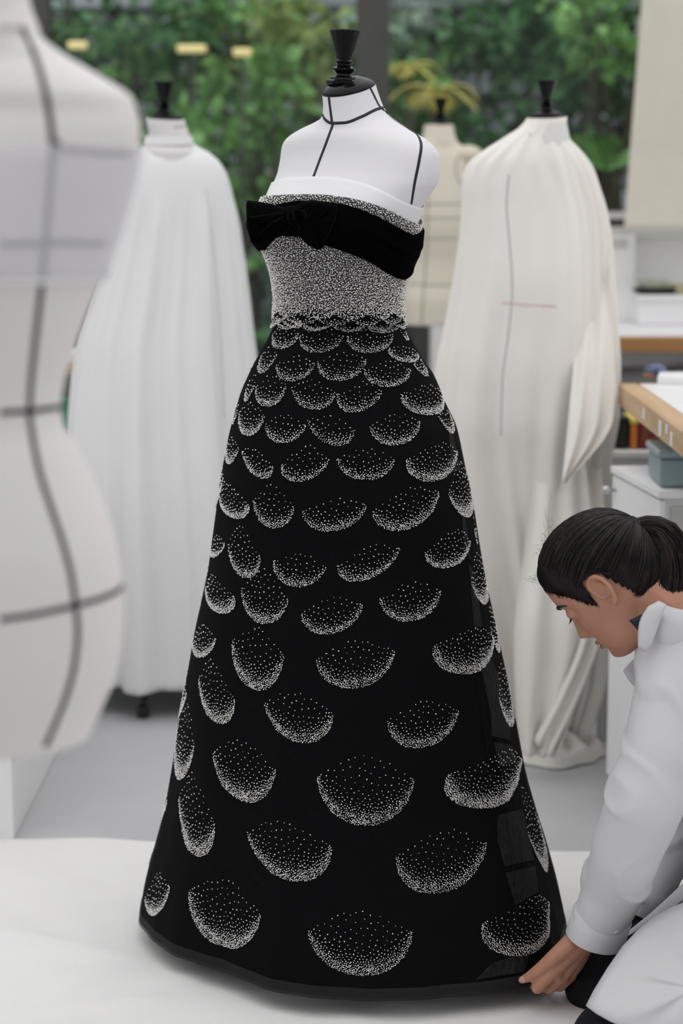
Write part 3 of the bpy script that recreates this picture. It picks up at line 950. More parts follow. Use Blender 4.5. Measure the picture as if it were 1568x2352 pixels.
# ---- skirt surface
SK = [(728, 640, 915), (751, 627, 930), (784, 611, 948), (823, 589, 971), (862, 570, 997), (923, 546, 1022), (979, 530, 1048), (1062, 513, 1066), (1157, 498, 1086),
      (1265, 483, 1103), (1326, 474, 1114), (1425, 451, 1135), (1556, 427, 1163), (1645, 411, 1181), (1771, 391, 1205), (1848, 377, 1226), (1945, 352, 1256), (2036, 328, 1280), (2101, 317, 1292)]
rows = rows_from([(y, a, b, .82 + .18 * min(1, (y - 728) / 200), 0) for y, a, b in SK], D0)
skirt = Loft(rows, -AROT * 0, 2.0)
for r in skirt.k: r[4] = r[3] * min(1, .84 + .16 * (1.13 - r[0]) / .25)
def skirt_disp(th, z):
    f = np.clip((1.05 - np.asarray(z)) / 1.0, 0, 1)
    w = lambda c: (np.asarray(th) - c + math.pi) % (2 * math.pi) - math.pi
    pull = f**3 * (.058 * np.exp(-(w(-.86) / .42)**2) - .040 * np.exp(-(w(-2.35) / .45)**2))      # drawn towards the hand
    return pull + f * f * (.0035 * np.sin(7 * th + .8) + .003 * np.sin(11 * th + 2.1 + 2 * f) + .0012 * np.sin(29 * th + 1))
skirt.disp = skirt_disp
zs0, zs1 = skirt.zmin, skirt.zmax
HEM = zs0
def hemz(th):
    """the hem swings up where the hand lifts it"""
    q = (np.asarray(th) + .95 + math.pi) % (2 * math.pi) - math.pi
    return np.full(np.shape(th), HEM) + .004 * np.exp(-(q / .35)**2)
flat = lambda z: (lambda th: np.full(np.shape(th), z))
surf_band(skirt, lambda th: hemz(th) + .022, flat(zs1), -.006, 'lining', M_lining, gown, nt=200, nz=90, thick=.0015)
surf_band(skirt, lambda th: hemz(th) + .004, flat(zs1 - .001), 0.0, 'tulle_layer', M_tulle, gown, nt=200, nz=90, thick=.0006)
surf_band(skirt, hemz, lambda th: hemz(th) + .020, .0012, 'hem_band', M_hemband, gown, nt=200, nz=6, thick=.0008)
Ps, Fs = skirt.grid(zs0, zs1, 220, 160, 0.0, cap=False)
sb = BVHTree.FromPolygons([Vector(p) for p in Ps], Fs)

# grey patches over the tulle, painting light caught by the petticoat net; fold lines
M_lit_net = mat('lit_net_grey', (0.0105, 0.0105, 0.0112), 0.85, var=0.75, nscale=60, stretch=(3, 3, 1), spec=0.2)
def panel(poly, name='lit_net_patch'):
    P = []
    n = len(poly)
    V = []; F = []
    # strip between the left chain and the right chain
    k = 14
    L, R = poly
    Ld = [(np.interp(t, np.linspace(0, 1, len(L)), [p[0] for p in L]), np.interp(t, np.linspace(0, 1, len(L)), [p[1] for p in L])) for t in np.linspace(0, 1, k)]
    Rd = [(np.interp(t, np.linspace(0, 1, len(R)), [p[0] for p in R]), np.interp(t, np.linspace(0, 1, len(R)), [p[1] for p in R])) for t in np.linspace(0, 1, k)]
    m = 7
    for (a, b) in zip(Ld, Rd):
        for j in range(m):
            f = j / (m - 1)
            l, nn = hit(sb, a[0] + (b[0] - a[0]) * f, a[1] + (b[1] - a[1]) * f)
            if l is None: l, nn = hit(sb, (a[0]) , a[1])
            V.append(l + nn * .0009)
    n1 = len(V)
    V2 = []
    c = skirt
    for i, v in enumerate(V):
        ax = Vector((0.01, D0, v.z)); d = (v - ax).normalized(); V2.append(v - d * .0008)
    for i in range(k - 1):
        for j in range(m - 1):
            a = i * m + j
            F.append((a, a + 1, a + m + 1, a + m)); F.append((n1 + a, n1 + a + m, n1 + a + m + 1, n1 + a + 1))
    return obj(name, V + V2, F, M_lit_net, gown)
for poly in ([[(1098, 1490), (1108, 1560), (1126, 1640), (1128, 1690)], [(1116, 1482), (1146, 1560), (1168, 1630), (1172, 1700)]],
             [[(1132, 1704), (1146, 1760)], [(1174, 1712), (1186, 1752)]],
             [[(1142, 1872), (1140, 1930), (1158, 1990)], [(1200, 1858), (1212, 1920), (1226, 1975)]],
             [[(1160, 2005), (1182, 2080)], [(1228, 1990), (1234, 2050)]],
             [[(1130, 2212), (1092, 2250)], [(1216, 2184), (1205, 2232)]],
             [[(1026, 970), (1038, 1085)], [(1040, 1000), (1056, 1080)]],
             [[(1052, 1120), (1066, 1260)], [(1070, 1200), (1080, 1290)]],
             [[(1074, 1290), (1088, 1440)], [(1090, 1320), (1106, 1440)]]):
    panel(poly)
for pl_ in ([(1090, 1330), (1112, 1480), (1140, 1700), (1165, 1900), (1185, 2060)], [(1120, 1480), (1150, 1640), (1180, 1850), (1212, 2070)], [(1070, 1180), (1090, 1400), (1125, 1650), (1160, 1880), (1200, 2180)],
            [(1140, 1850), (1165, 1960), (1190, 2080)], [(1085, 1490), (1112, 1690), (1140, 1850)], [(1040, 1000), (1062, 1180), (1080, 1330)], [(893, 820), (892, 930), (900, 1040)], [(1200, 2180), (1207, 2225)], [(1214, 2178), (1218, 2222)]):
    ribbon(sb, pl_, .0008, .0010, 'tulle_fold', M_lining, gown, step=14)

# ---- beads
def bead_mesh(pts, nor, r, name, parent, rng, stretch=1.5, kind=None):
    n = len(pts)
    a = rng.normal(size=(n, 3)); b = rng.normal(size=(n, 3))
    a /= np.linalg.norm(a, axis=1, keepdims=True)
    c = np.cross(a, b); c /= np.linalg.norm(c, axis=1, keepdims=True); b = np.cross(c, a)
    rr = (r * rng.uniform(.72, 1.2, (n, 1)))
    base = pts + nor * rr * .7
    V = np.stack([base + a * rr * stretch, base - a * rr * stretch, base + b * rr, base - b * rr, base + c * rr, base - c * rr], axis=1).reshape(-1, 3)
    o = np.arange(n)[:, None] * 6
    T = np.concatenate([o + np.array([t]) for t in ((0, 2, 4), (2, 1, 4), (1, 3, 4), (3, 0, 4), (2, 0, 5), (1, 2, 5), (3, 1, 5), (0, 3, 5))])
    ob = fastmesh(name, V, T, M_bead, parent)
    ob['kind'] = 'stuff'
    return ob

def surf_normals(surf, th, z, off):
    e = 1e-3
    p = surf.pt(th, z, off)
    n = np.cross(surf.pt(th + e, z, off) - p, surf.pt(th, z + e, off) - p)
    n /= np.linalg.norm(n, axis=1, keepdims=True)
    return p, n

BR = .0014
# bodice beading: dense all over
rng = np.random.default_rng(11)
pitch = .0031
nrow = int(.26 / pitch)
TH = []; ZZ = []
for i in range(nrow):
    z = zwaist + .018 + i * pitch * .9
    n = int(.74 / pitch)
    th = (np.arange(n) + .5 * (i % 2) + rng.uniform(-.42, .42, n)) * 2 * np.pi / n
    zz = z + rng.uniform(-.4, .4, n) * pitch
    ok = zz < ft_bod(th) - .001
    TH.append(th[ok]); ZZ.append(zz[ok])
TH = np.concatenate(TH); ZZ = np.concatenate(ZZ)
p, nn = surf_normals(torso, TH, ZZ, .009)
bead_mesh(p, nn, BR, 'bodice_beading', gown, rng)

def zconv(S, ox, oy, s): return [((ox + a / s, oy + b / s), (ox + c / s, oy + d / s), (ox + e / s, oy + f / s)) for a, b, c, d, e, f in S]
SC = []
SC += zconv([(535,130,630,150,585,170), (640,150,780,150,710,183), (795,150,965,160,870,192), (975,155,1142,150,1060,196),
 (480,200,615,200,520,282), (620,215,850,210,715,302), (868,215,1110,205,990,302), (1085,280,1245,310,1170,350), (1145,180,1225,262,1190,240),
 (388,355,500,315,410,412), (498,365,700,360,575,452), (712,350,970,340,830,450), (958,390,1200,390,1080,482), (1205,345,1325,420,1290,428),
 (312,510,385,470,330,563), (388,480,550,470,450,588), (578,485,805,510,690,603), (815,520,1055,500,910,617), (1150,520,1375,525,1300,632), (1350,640,1450,690,1425,728),
 (300,620,435,630,345,740), (437,680,655,680,525,778), (662,660,910,710,790,790), (985,690,1252,665,1125,790), (1180,870,1450,820,1330,980), (262,660,293,610,266,680),
 (224,850,298,810,240,888), (316,820,478,900,400,960), (522,895,775,870,620,983), (815,860,1120,865,965,975),
 (195,1040,352,1105,265,1175), (375,1085,590,1125,470,1228), (632,1145,970,1108,795,1245), (1003,1140,1353,1040,1185,1235), (1402,1045,1532,1120,1515,1168),
 (150,1330,225,1315,165,1385), (242,1320,413,1380,325,1492), (480,1405,762,1435,590,1540), (818,1430,1150,1335,965,1505), (1280,1360,1518,1300,1410,1437), (1540,1240,1562,1310,1556,1315)], 420, 680, 2.306)
SC += zconv([(178,100,305,135,240,207), (335,100,540,150,420,252), (595,210,867,170,725,298), (937,145,1207,110,1080,242), (1340,70,1415,140,1404,166),
 (122,330,224,320,155,402), (295,330,521,400,390,543), (662,415,1005,375,835,537), (1175,350,1440,320,1325,475), (1452,262,1468,375,1464,380),
 (148,500,305,585,225,686), (436,605,735,645,595,775), (972,680,1285,635,1125,798), (1462,590,1526,690,1520,702),
 (40,850,128,795,56,935), (210,820,485,895,345,1033), (667,925,1090,940,870,1140), (1240,915,1562,850,1420,1063)], 380, 1300, 1.912)
SC += zconv([(172,130,298,220,225,327), (412,250,708,298,570,420), (936,335,1255,288,1085,463), (1402,260,1474,370,1468,385),
 (52,480,140,445,85,542), (207,455,462,543,325,650), (627,597,993,603,815,755), (1242,568,1475,500,1390,683)], 300, 1750, 1.537)

def uvz(x, y):
    for k in range(14):
        l, n = hit(sb, x, y)
        if l is not None:
            return skirt.angle(l), l.z
        x += (790 - x) * .006
    return None

def scallop_beads(L, R, B, rng, dense=1.0, spray=.55, surf=None, off=0.0, ref=0.0, name='beaded_scallop'):
    surf = surf or skirt
    L, R, B = np.array(L), np.array(R), np.array(B)
    M = (L + R) / 2; e1 = (R - L) / 2; e2 = B - M
    zc = B[1]
    cx, cy, A, Bq, tl = surf.par(zc)
    met = float((A + Bq) / 2)
    sc = np.array([met, 1.03])
    w = np.linalg.norm(e1 * sc); h = np.linalg.norm(e2 * sc)
    smax = .0068 + .0042 * min(1.0, h / .085)
    n = int(2 * w * (1 + spray) * h / 1.1e-6)
    U = rng.uniform(-.995, .995, n); Vv = rng.uniform(-spray, 1, n)
    vb = (1 - np.abs(U)**2.2)**.62
    top = -spray * (1 - np.abs(U)**1.6)
    d = (vb - Vv) * h * (.55 + .45 * vb)      # metres above the rim
    ok = (d > 0) & (Vv > top)
    U, Vv, vb, d = U[ok], Vv[ok], vb[ok], d[ok]
    frac = d / np.maximum(h * (.35 + .65 * vb), .004)
    sp = .0023 / dense + np.clip((frac - .20) / .72, 0, 1)**1.1 * (smax - .0023)
    sp = np.where(d < .004, .0023, sp)
    # beads keep their distance: packed at the rim, ever farther apart above it
    cell = .0024; grid = {}; keep = []
    X = (U * w).tolist(); Y = (Vv * h).tolist(); S = sp.tolist()
    for i in range(len(X)):
        x, y, s_ = X[i], Y[i], S[i]
        cx_, cy_ = int(x // cell), int(y // cell); r_ = int(s_ // cell) + 1
        free = True
        for a_ in range(cx_ - r_, cx_ + r_ + 1):
            for b_ in range(cy_ - r_, cy_ + r_ + 1):
                g = grid.get((a_, b_))
                if g is not None:
                    for (gx, gy) in g:
                        if (gx - x)**2 + (gy - y)**2 < s_ * s_: free = False; break
                if not free: break
            if not free: break
        if free:
            grid.setdefault((cx_, cy_), []).append((x, y)); keep.append(i)
    U, Vv = U[keep], Vv[keep]
    q = M + U[:, None] * e1 + Vv[:, None] * e2
    p, n = surf_normals(surf, q[:, 0], q[:, 1], off)
    return bead_mesh(p, n, BR, name, gown, rng)

rng = np.random.default_rng(23)
for (l, r, b) in SC:
    a, c, d = uvz(*l), uvz(*r), uvz(*b)
    if a is None or c is None or d is None: continue
    lb, rb = math.dist(l, b), math.dist(r, b)
    ref = d[0]
    edge_l, edge_r = b[0] < 790 and lb < .6 * rb, b[0] > 790 and rb < .6 * lb
    f = lambda q: ((q[0] - ref + math.pi) % (2 * math.pi) - math.pi + ref, q[1])
    a, c = f(a), f(c)
    if edge_l: a = (2 * d[0] - c[0], c[1])          # half of it lies round the side
    if edge_r: c = (2 * d[0] - a[0], a[1])
    scallop_beads(a, c, d, rng, spray=.55 if math.dist(l, r) > 115 or b[1] < 1100 else .95)
# the pattern goes on round the back of the skirt
for (z, k, th0) in ((.98, 2, .55), (.80, 3, .35), (.62, 3, .5), (.42, 3, .35), (.22, 4, .4), (.10, 4, .6)):
    met = float(skirt.par(z)[2])
    wd = .065 + .03 * (1 - z)
    for i in range(k):
        t = th0 + (math.pi - 2 * th0 + .3) * i / max(1, k - 1)
        a = wd / met
        scallop_beads((t - a, z + .05), (t + a, z + .05), (t, z - .01), rng)
# waist band rows
zw = [Q(778, y, D0).z for y in (699, 713, 726, 741)]
for row, (zc, hh) in enumerate(((zw[1], .012), (zw[2], .013), (zw[3] + .001, .013))):
    n = 12
    for i in range(n):
        t = 2 * math.pi * (i + .5 * (row % 2)) / n + .15
        a = math.pi / n * 1.08
        scallop_beads((t - a, zc + .006), (t + a, zc + .006), (t, zc - hh + .004), rng, surf=torso if row < 2 else skirt, off=.0105 if row < 2 else .004, dense=1.15, name='waist_beading', spray=.8)
# black waist band under them
surf_band(torso, flat(zwaist - .001), flat(zw[0] - .002), .0098, 'waistband', M_lining, gown, nz=6)

# ---- velvet sash and bow
bodb = torso.bvh(z0=zb, z1=zt, nt=160, nz=120, off=.011)
fs_t = edge_fn(torso, bodb, [(606, 480), (640, 470), (700, 461), (770, 466), (820, 478), (870, 498), (910, 520), (944, 541)])
fs_b = edge_fn(torso, bodb, [(614, 574), (624, 560), (650, 542), (690, 545), (745, 563), (800, 582), (850, 602), (900, 632), (922, 643)])
def sash_off(th, s):
    q = (np.asarray(th) + .25 + math.pi) % (2 * math.pi) - math.pi      # gathers at the side
    g = np.exp(-(q / .5)**2)
    return .004 * math.sin(math.pi * s)**.5 + g * (.0035 * math.sin(s * 21 + .5) + .002 * math.sin(s * 34)) * min(1, 6 * s * (1 - s)) + .0010 * np.sin(5 * th + 9 * s)
surf_band(torso, fs_b, fs_t, .0155, 'velvet_sash', M_velvet, gown, nt=220, nz=60, offf=sash_off, thick=.003)
def bow_pts(poly, lift, left=None):
    out = []
    for x, y in poly:
        l, n = hit(bodb, max(x, 622), y)
        if l is None: l = Vector((0, 3.4, 0))
        Dd = l.y - lift
        if x < 622: Dd -= (622 - x) * .00012
        out.append(Q(x, y, Dd))
    return out
bow = pillow(bow_pts([(672, 484), (655, 476), (630, 470), (600, 464), (568, 460), (565, 470), (566, 500), (571, 535), (576, 556), (585, 565), (602, 564), (618, 550), (634, 530), (655, 517), (672, 512)], .020), .016, 'bow_loop', M_velvet, gown, crease=.0016, nrm=60, seed=1)
pillow(bow_pts([(670, 484), (680, 472), (692, 464), (715, 460), (750, 463), (775, 474), (774, 482), (768, 512), (752, 545), (744, 565), (737, 574), (725, 573), (706, 562), (686, 543), (674, 524), (668, 505)], .018), .018, 'bow_loop', M_velvet, gown, crease=.0016, nrm=60, seed=4)
pillow(bow_pts([(655, 482), (663, 472), (676, 472), (684, 480), (683, 500), (678, 515), (666, 518), (657, 508)], .030), .016, 'bow_knot', M_velvet, gown, crease=.0012, nrm=30, seed=2)
MV = mat('velvet_crease', (.012, .012, .013), .9, var=.2, spec=.05)
bows = [o for o in gown.children if o.name.startswith('bow')]
bv = MB()
for o in bows: bv.add([v.co for v in o.data.vertices], [tuple(p.vertices) for p in o.data.polygons])
bwb = bv.bvh()
for pl_ in ([(654, 489), (620, 493), (572, 500)], [(652, 497), (625, 512), (592, 540)], [(652, 480), (628, 472), (604, 468)], [(674, 497), (680, 512), (690, 528)], [(682, 482), (698, 486), (703, 497), (700, 506)], [(774, 480), (768, 505), (752, 540), (740, 566)], [(662, 488), (661, 500), (664, 512)], [(678, 474), (673, 486), (674, 508)]):
    ribbon(bwb, pl_, .0006, .0007, 'velvet_crease', MV, gown, step=5)
# ================================================================ the big taped form in front
D1 = 1.9
XC = -100
SILB = [(-60, 64), (0, 66), (30, 74), (60, 86), (85, 93), (100, 112), (130, 155), (165, 215), (195, 265), (222, 302), (255, 314), (290, 321), (340, 320), (400, 307), (497, 280), (566, 258), (643, 232), (708, 205), (796, 172), (880, 146),
        (945, 138), (980, 145), (1022, 172), (1106, 214), (1183, 245), (1259, 268), (1343, 281), (1412, 284), (1470, 281), (1546, 268), (1611, 241), (1660, 219), (1690, 205)]
def krat(y): return float(np.interp(y, [-60, 60, 130, 250, 450, 600, 945, 1380, 1700], [1.0, .95, .62, .50, .62, .74, .80, .70, .70]))
rows = []
for y, xr in SILB:
    xc = XC + float(np.interp(y, [0, 200, 500, 900, 1400], [10, 20, 0, 0, 0]))
    rows += rows_from([(y, 2 * xc - xr, xr, krat(y), .10 if y < 90 else 0)], D1)
big = Loft(rows, 0, 2.15)
bf = thing('dress_form', 'large off white dress form with black tape and a sheer tulle layer on its bust', 'dress form', (big.k[0][1], D1, 0))
P, Fc = big.grid(nt=120, nz=140)
M_formC = mat('grey_white_form_cloth', (0.86, 0.825, 0.81), 0.8, var=0.03, nscale=4, bump=0.06, bscale=250)
obj('torso', P, Fc, M_formC, bf)
bb = BVHTree.FromPolygons([Vector(p) for p in P], Fc)
cx = big.k[0][1]
MB().lathe([(.05, big.zmax + .0), (.052, big.zmax + .006), (.03, big.zmax + .02), (.01, big.zmax + .03)], cx + .0, D1, 32).build('neck_cap', M_black, bf)
finial(0, 0, .1, D1, bf, base=(cx, D1, big.zmax + .02))
tripod(cx, D1, big.zmin, bf, .24)
M_tape2 = mat('black_cotton_tape', (0.016, 0.014, 0.017), 0.7, var=0.1)
for pl_ in ([(50, 62), (75, 115), (92, 165), (108, 230), (117, 290), (122, 332)], [(117, 332), (138, 329)], [(122, 336), (116, 420), (108, 520), (97, 640), (88, 720), (77, 820), (69, 910), (68, 950), (75, 1005), (90, 1080), (115, 1160), (145, 1250), (163, 1320), (172, 1380), (178, 1450), (172, 1520), (155, 1590), (128, 1660), (104, 1715)]):
    ribbon(bb, pl_, .0030, .0012, 'style_tape', M_tape2, bf, step=12)
for pl_ in ([(0, 948), (70, 944), (110, 939), (138, 935)], [(0, 1423), (70, 1413), (130, 1401), (180, 1389), (240, 1371), (270, 1357), (281, 1346)], [(122, 340), (180, 345), (240, 350), (300, 352)], [(0, 563), (60, 560), (140, 558), (240, 560)]):
    ribbon(bb, pl_, .0028, .0012, 'style_tape', M_tape2, bf, step=12)
ribbon(bb, [(0, 61), (30, 61), (60, 64)], .0012, .0008, 'neck_seam', mat('seam_grey', (.4, .4, .4), .8), bf, step=10)
# sheer tulle over the bust
M_sheer = mat('white_sheer_tulle', (0.94, 0.93, 0.97), 0.8, var=0.02, alpha=0.32)
zA, zB2 = Q(100, 336, D1).z, Q(100, 641, D1).z
surf_band(big, flat(zB2), flat(zA), .005, 'tulle_layer', M_sheer, bf, nt=120, nz=40, thick=.0006)
surf_band(big, flat(zB2 - .001), flat(zB2 + .004), .0062, 'tulle_edge', mat('white_binding', (.82, .81, .82), .8), bf, nt=120, nz=4, thick=.0012)
# small tape end below the torso
hc = Q(97, 1728, D1)
tz = big.zmin

# ================================================================ white cape on its form
M_cape = mat('white_cotton_cape', (0.85, 0.85, 0.85), 0.8, var=0.012, nscale=4, bump=0.08, bscale=120)
D2 = 5.25
CS = [(318, 346, 432), (330, 338, 444), (348, 312, 478), (372, 292, 506), (410, 280, 526), (470, 268, 541), (560, 250, 553), (680, 215, 568), (820, 176, 583), (980, 163, 600), (1150, 158, 618), (1350, 156, 634), (1480, 154, 642), (1532, 154, 645)]
cape = Loft(rows_from([(y, a, b, .55 + .4 * min(1, max(0, (y - 318) / 900)), 0) for y, a, b in CS], D2), .25, 2.0)
def cape_disp(th, z):
    f = np.clip((1.32 - np.asarray(z)) / 1.2, 0, 1)
    return (.0055 + .019 * f) * (np.sin(9 * th + .4 + .8 * f) + .55 * np.sin(16 * th + 2 + f) + .25 * np.sin(31 * th)) * np.minimum(1, f * 13 + .12)
cape.disp = cape_disp
cf = thing('dress_form', 'off white dress form standing under the white cape with a black handle on top', 'dress form', (cape.k[0][1], D2, 0))
n0 = Q(385, 330, D2)
NK = [(400, 330, 450), (345, 325, 455), (325, 338, 440), (308, 342, 435), (288, 337, 428), (272, 335, 424)]
neck = Loft(rows_from([(y, a, b, .95, .12) for y, a, b in NK] , D2), .5)
neck.k = neck.k[np.argsort(neck.k[:, 0])]
Pn, Fn = neck.grid(nt=48, nz=24)
obj('neck', Pn, Fn, M_formB, cf)
nb = BVHTree.FromPolygons([Vector(p) for p in Pn], Fn)
MB().lathe([(.047, neck.zmax - .002), (.049, neck.zmax + .002), (.03, neck.zmax + .008), (.015, neck.zmax + .014)], neck.k[-1][1], D2, 28).build('neck_cap', M_black, cf)
hb = Vector((Q(377, 270, D2).x, D2, neck.zmax + .006))
finial(0, 0, Q(377, 186, D2).z - hb.z, D2, cf, base=hb)
ribbon(nb, [(398, 293), (412, 292), (424, 291)], .0012, .0008, 'style_tape', M_tapeb, cf, step=4)
# body under the cape
und = Loft([(z, n0.x, D2, a, b, 0) for z, a, b in ((1.44, .06, .055), (1.40, .13, .075), (1.34, .16, .09), (1.2, .15, .1), (1.08, .11, .09), (.9, .15, .11), (.78, .14, .1))])
und.k = und.k[np.argsort(und.k[:, 0])]
Pu, Fu = und.grid(nt=40, nz=24)
for i in range(len(Pu)): pass
tripod(n0.x - .02, D2, 1.42, cf, .24, a0=-1.75)
cp = thing('white_cape', 'long white cotton cape hanging in soft folds from a gathered collar', 'cape', (n0.x, D2, 0))
surf_band(cape, flat(cape.zmin), flat(cape.zmax), 0, 'cape_body', M_cape, cp, nt=220, nz=80, thick=.002)
col = Loft([(z, n0.x + .002, D2, a, b, .05) for z, a, b in ((cape.zmax - .016, .063, .060), (cape.zmax - .004, .060, .057), (cape.zmax + .006, .0575, .055))])
surf_band(col, flat(col.zmin), flat(col.zmax), .002, 'collar', M_cape, cp, nt=60, nz=8, thick=.002)
cb = cape.bvh(nt=220, nz=80)
ribbon(cb, [(472, 430), (485, 520), (497, 640), (508, 800), (514, 960)], .0012, .0008, 'seam', mat('cream_seam', (.58, .54, .46), .8), cp, step=14)

# ================================================================ muslin draped form
M_mus = mat('ivory_muslin', (0.91, 0.87, 0.815), 0.85, var=0.03, nscale=5, bump=0.15, bscale=120)
D3 = 4.72
MS = [(268, 1212, 1302, .95), (290, 1196, 1300, .9), (312, 1163, 1302, .7), (345, 1112, 1330, .56), (375, 1076, 1352, .5), (410, 1062, 1368, .48), (480, 1060, 1390, .5), (560, 1056, 1402, .55), (640, 1046, 1406, .6), (740, 1030, 1411, .62),
      (870, 1008, 1413, .64), (950, 1002, 1408, .64), (1040, 1010, 1392, .62), (1150, 1030, 1386, .6), (1300, 1066, 1388, .6), (1450, 1096, 1386, .58), (1560, 1122, 1372, .56), (1640, 1150, 1345, .55), (1700, 1172, 1320, .56)]
mus = Loft(rows_from([(y, a, b, k, .06 if y < 310 else 0) for y, a, b, k in MS], D3), -.12, 2.0)
def mus_disp(th, z):
    z = np.asarray(z); th = np.asarray(th)
    f = np.clip((1.40 - z) / 1.3, 0, 1)
    front = th + math.pi / 2
    a = (.0015 + .016 * f) * (np.sin(6 * th + 1.0 + 3 * f) + .6 * np.sin(13 * th + 2.5 + 4 * f) + .3 * np.sin(23 * th - 3 * f))
    g = .010 * np.exp(-((((th + .55) + math.pi) % (2 * math.pi) - math.pi) / .35)**2) * np.sin(30 * th + 2) * np.clip((1.42 - z) / .1, 0, 1)   # gathers at the right shoulder
    s = .004 * np.exp(-((z - 1.40) / .05)**2) * np.sin(17 * th + 1)
    return a * np.minimum(1, f * 6 + .02) + g + s
mus.disp = mus_disp
mf = thing('dress_form', 'dress form hidden under ivory muslin with a black turned handle on top', 'dress form', (mus.k[0][1], D3, 0))
nx0 = Q(1255, 300, D3)
nk = Loft([(z, nx0.x, D3, a, a, .14) for z, a in ((nx0.z - .05, .06), (nx0.z, .05), (Q(1255, 268, D3).z, .043))])
Pn, Fn = nk.grid(nt=40, nz=12); obj('neck', Pn, Fn, M_formB, mf)
MB().lathe([(.044, nk.zmax - .004), (.046, nk.zmax + .001), (.028, nk.zmax + .010), (.014, nk.zmax + .014)], nx0.x, D3, 28).build('neck_cap', M_black, mf)
hb = Vector((Q(1254, 268, D3).x, D3, nk.zmax + .006))
finial(0, 0, Q(1254, 183, D3).z - hb.z, D3, mf, base=hb)
tripod(nx0.x - .03, D3, nx0.z - .04, mf, .12)
mu = thing('muslin_drape', 'ivory muslin draped over a dress form and trailing to the floor', 'fabric', (nx0.x, D3, 0))
surf_band(mus, flat(mus.zmin), flat(mus.zmax), 0, 'drape_body', M_mus, mu, nt=240, nz=110, thick=.0018)
mb_ = mus.bvh(nt=240, nz=110)
M_pen = mat('grey_pencil', (.42, .43, .45), .8); M_pink = mat('pink_chalk', (.72, .45, .45), .8)
ribbon(mb_, [(1168, 400), (1163, 470), (1170, 560), (1176, 660), (1168, 760), (1153, 880), (1150, 1000)], .0016, .0006, 'pencil_line', M_pen, mu, step=14)
ribbon(mb_, [(1152, 695), (1200, 700), (1278, 704)], .0016, .0006, 'chalk_line', M_pink, mu, step=10)
ribbon(mb_, [(1212, 290), (1218, 312)], .002, .002, 'neck_gather', M_mus, mu, step=6)

def cloth_strip(Lp, Rp, name, m, parent, wave=.01, k=4, nu=26, nv=50, thick=.0016, ph=0.0):
    """a hanging piece of cloth between two space curves"""
    Lp = np.array(Lp, float); Rp = np.array(Rp, float)
    tL = np.linspace(0, 1, len(Lp)); tR = np.linspace(0, 1, len(Rp)); t = np.linspace(0, 1, nv)
    L = np.stack([pchip(tL, Lp[:, c], t) for c in range(3)], 1); R = np.stack([pchip(tR, Rp[:, c], t) for c in range(3)], 1)
    V = []
    for i in range(nv):
        for j in range(nu):
            f = j / (nu - 1)
            p = L[i] + (R[i] - L[i]) * f
            p = p + np.array([0, 1, 0]) * wave * math.sin(f * k * math.pi + ph + 1.5 * t[i]) * (.3 + .7 * t[i])
            V.append(p)
    n1 = len(V)
    V += [v + np.array([0, thick, 0]) for v in V]
    F = []
    for i in range(nv - 1):
        for j in range(nu - 1):
            a = i * nu + j
            F += [(a, a + nu, a + nu + 1, a + 1), (n1 + a, n1 + a + 1, n1 + a + nu + 1, n1 + a + nu)]
    for i in range(nv - 1):
        a = i * nu; F += [(a, n1 + a, n1 + a + nu, a + nu), (a + nu - 1, a + 2 * nu - 1, n1 + a + 2 * nu - 1, n1 + a + nu - 1)]
    for j in range(nu - 1):
        a = (nv - 1) * nu + j; F += [(j, j + 1, n1 + j + 1, n1 + j), (a, n1 + a, n1 + a + 1, a + 1)]
    return obj(name, V, F, m, parent)
# flap that falls from the right shoulder to a point, and the side tail
cloth_strip([Q(1340, 470, 4.80), Q(1332, 640, 4.72), Q(1320, 800, 4.60), Q(1304, 980, 4.50), Q(1292, 1105, 4.47)], [Q(1380, 470, 4.74), Q(1398, 640, 4.64), Q(1411, 800, 4.57), Q(1408, 955, 4.52), Q(1296, 1112, 4.47)], 'side_flap', M_mus, mu, wave=.012, k=5)
cloth_strip([Q(1372, 760, 4.74), Q(1386, 880, 4.60), Q(1398, 985, 4.53)], [Q(1408, 760, 4.76), Q(1416, 900, 4.62), Q(1404, 992, 4.54)], 'corner_flap', M_mus, mu, wave=.008, k=3, nv=20)
# swags in the lower part
cloth_strip([Q(1240, 900, 4.70), Q(1225, 1100, 4.60), Q(1200, 1300, 4.53), Q(1180, 1480, 4.48), Q(1186, 1640, 4.46), Q(1200, 1735, 4.46)], [Q(1330, 900, 4.70), Q(1350, 1100, 4.60), Q(1372, 1300, 4.53), Q(1378, 1450, 4.48), Q(1330, 1590, 4.47), Q(1275, 1740, 4.46)], 'lower_swag', M_mus, mu, wave=.014, k=5)
cloth_strip([Q(1310, 1000, 4.70), Q(1322, 1150, 4.60), Q(1332, 1330, 4.49), Q(1335, 1450, 4.46), Q(1280, 1600, 4.45), Q(1225, 1700, 4.45)], [Q(1375, 1000, 4.70), Q(1386, 1150, 4.60), Q(1386, 1330, 4.53), Q(1380, 1440, 4.50), Q(1345, 1560, 4.47), Q(1262, 1740, 4.45)], 'hanging_fold', M_mus, mu, wave=.010, k=3, ph=1)
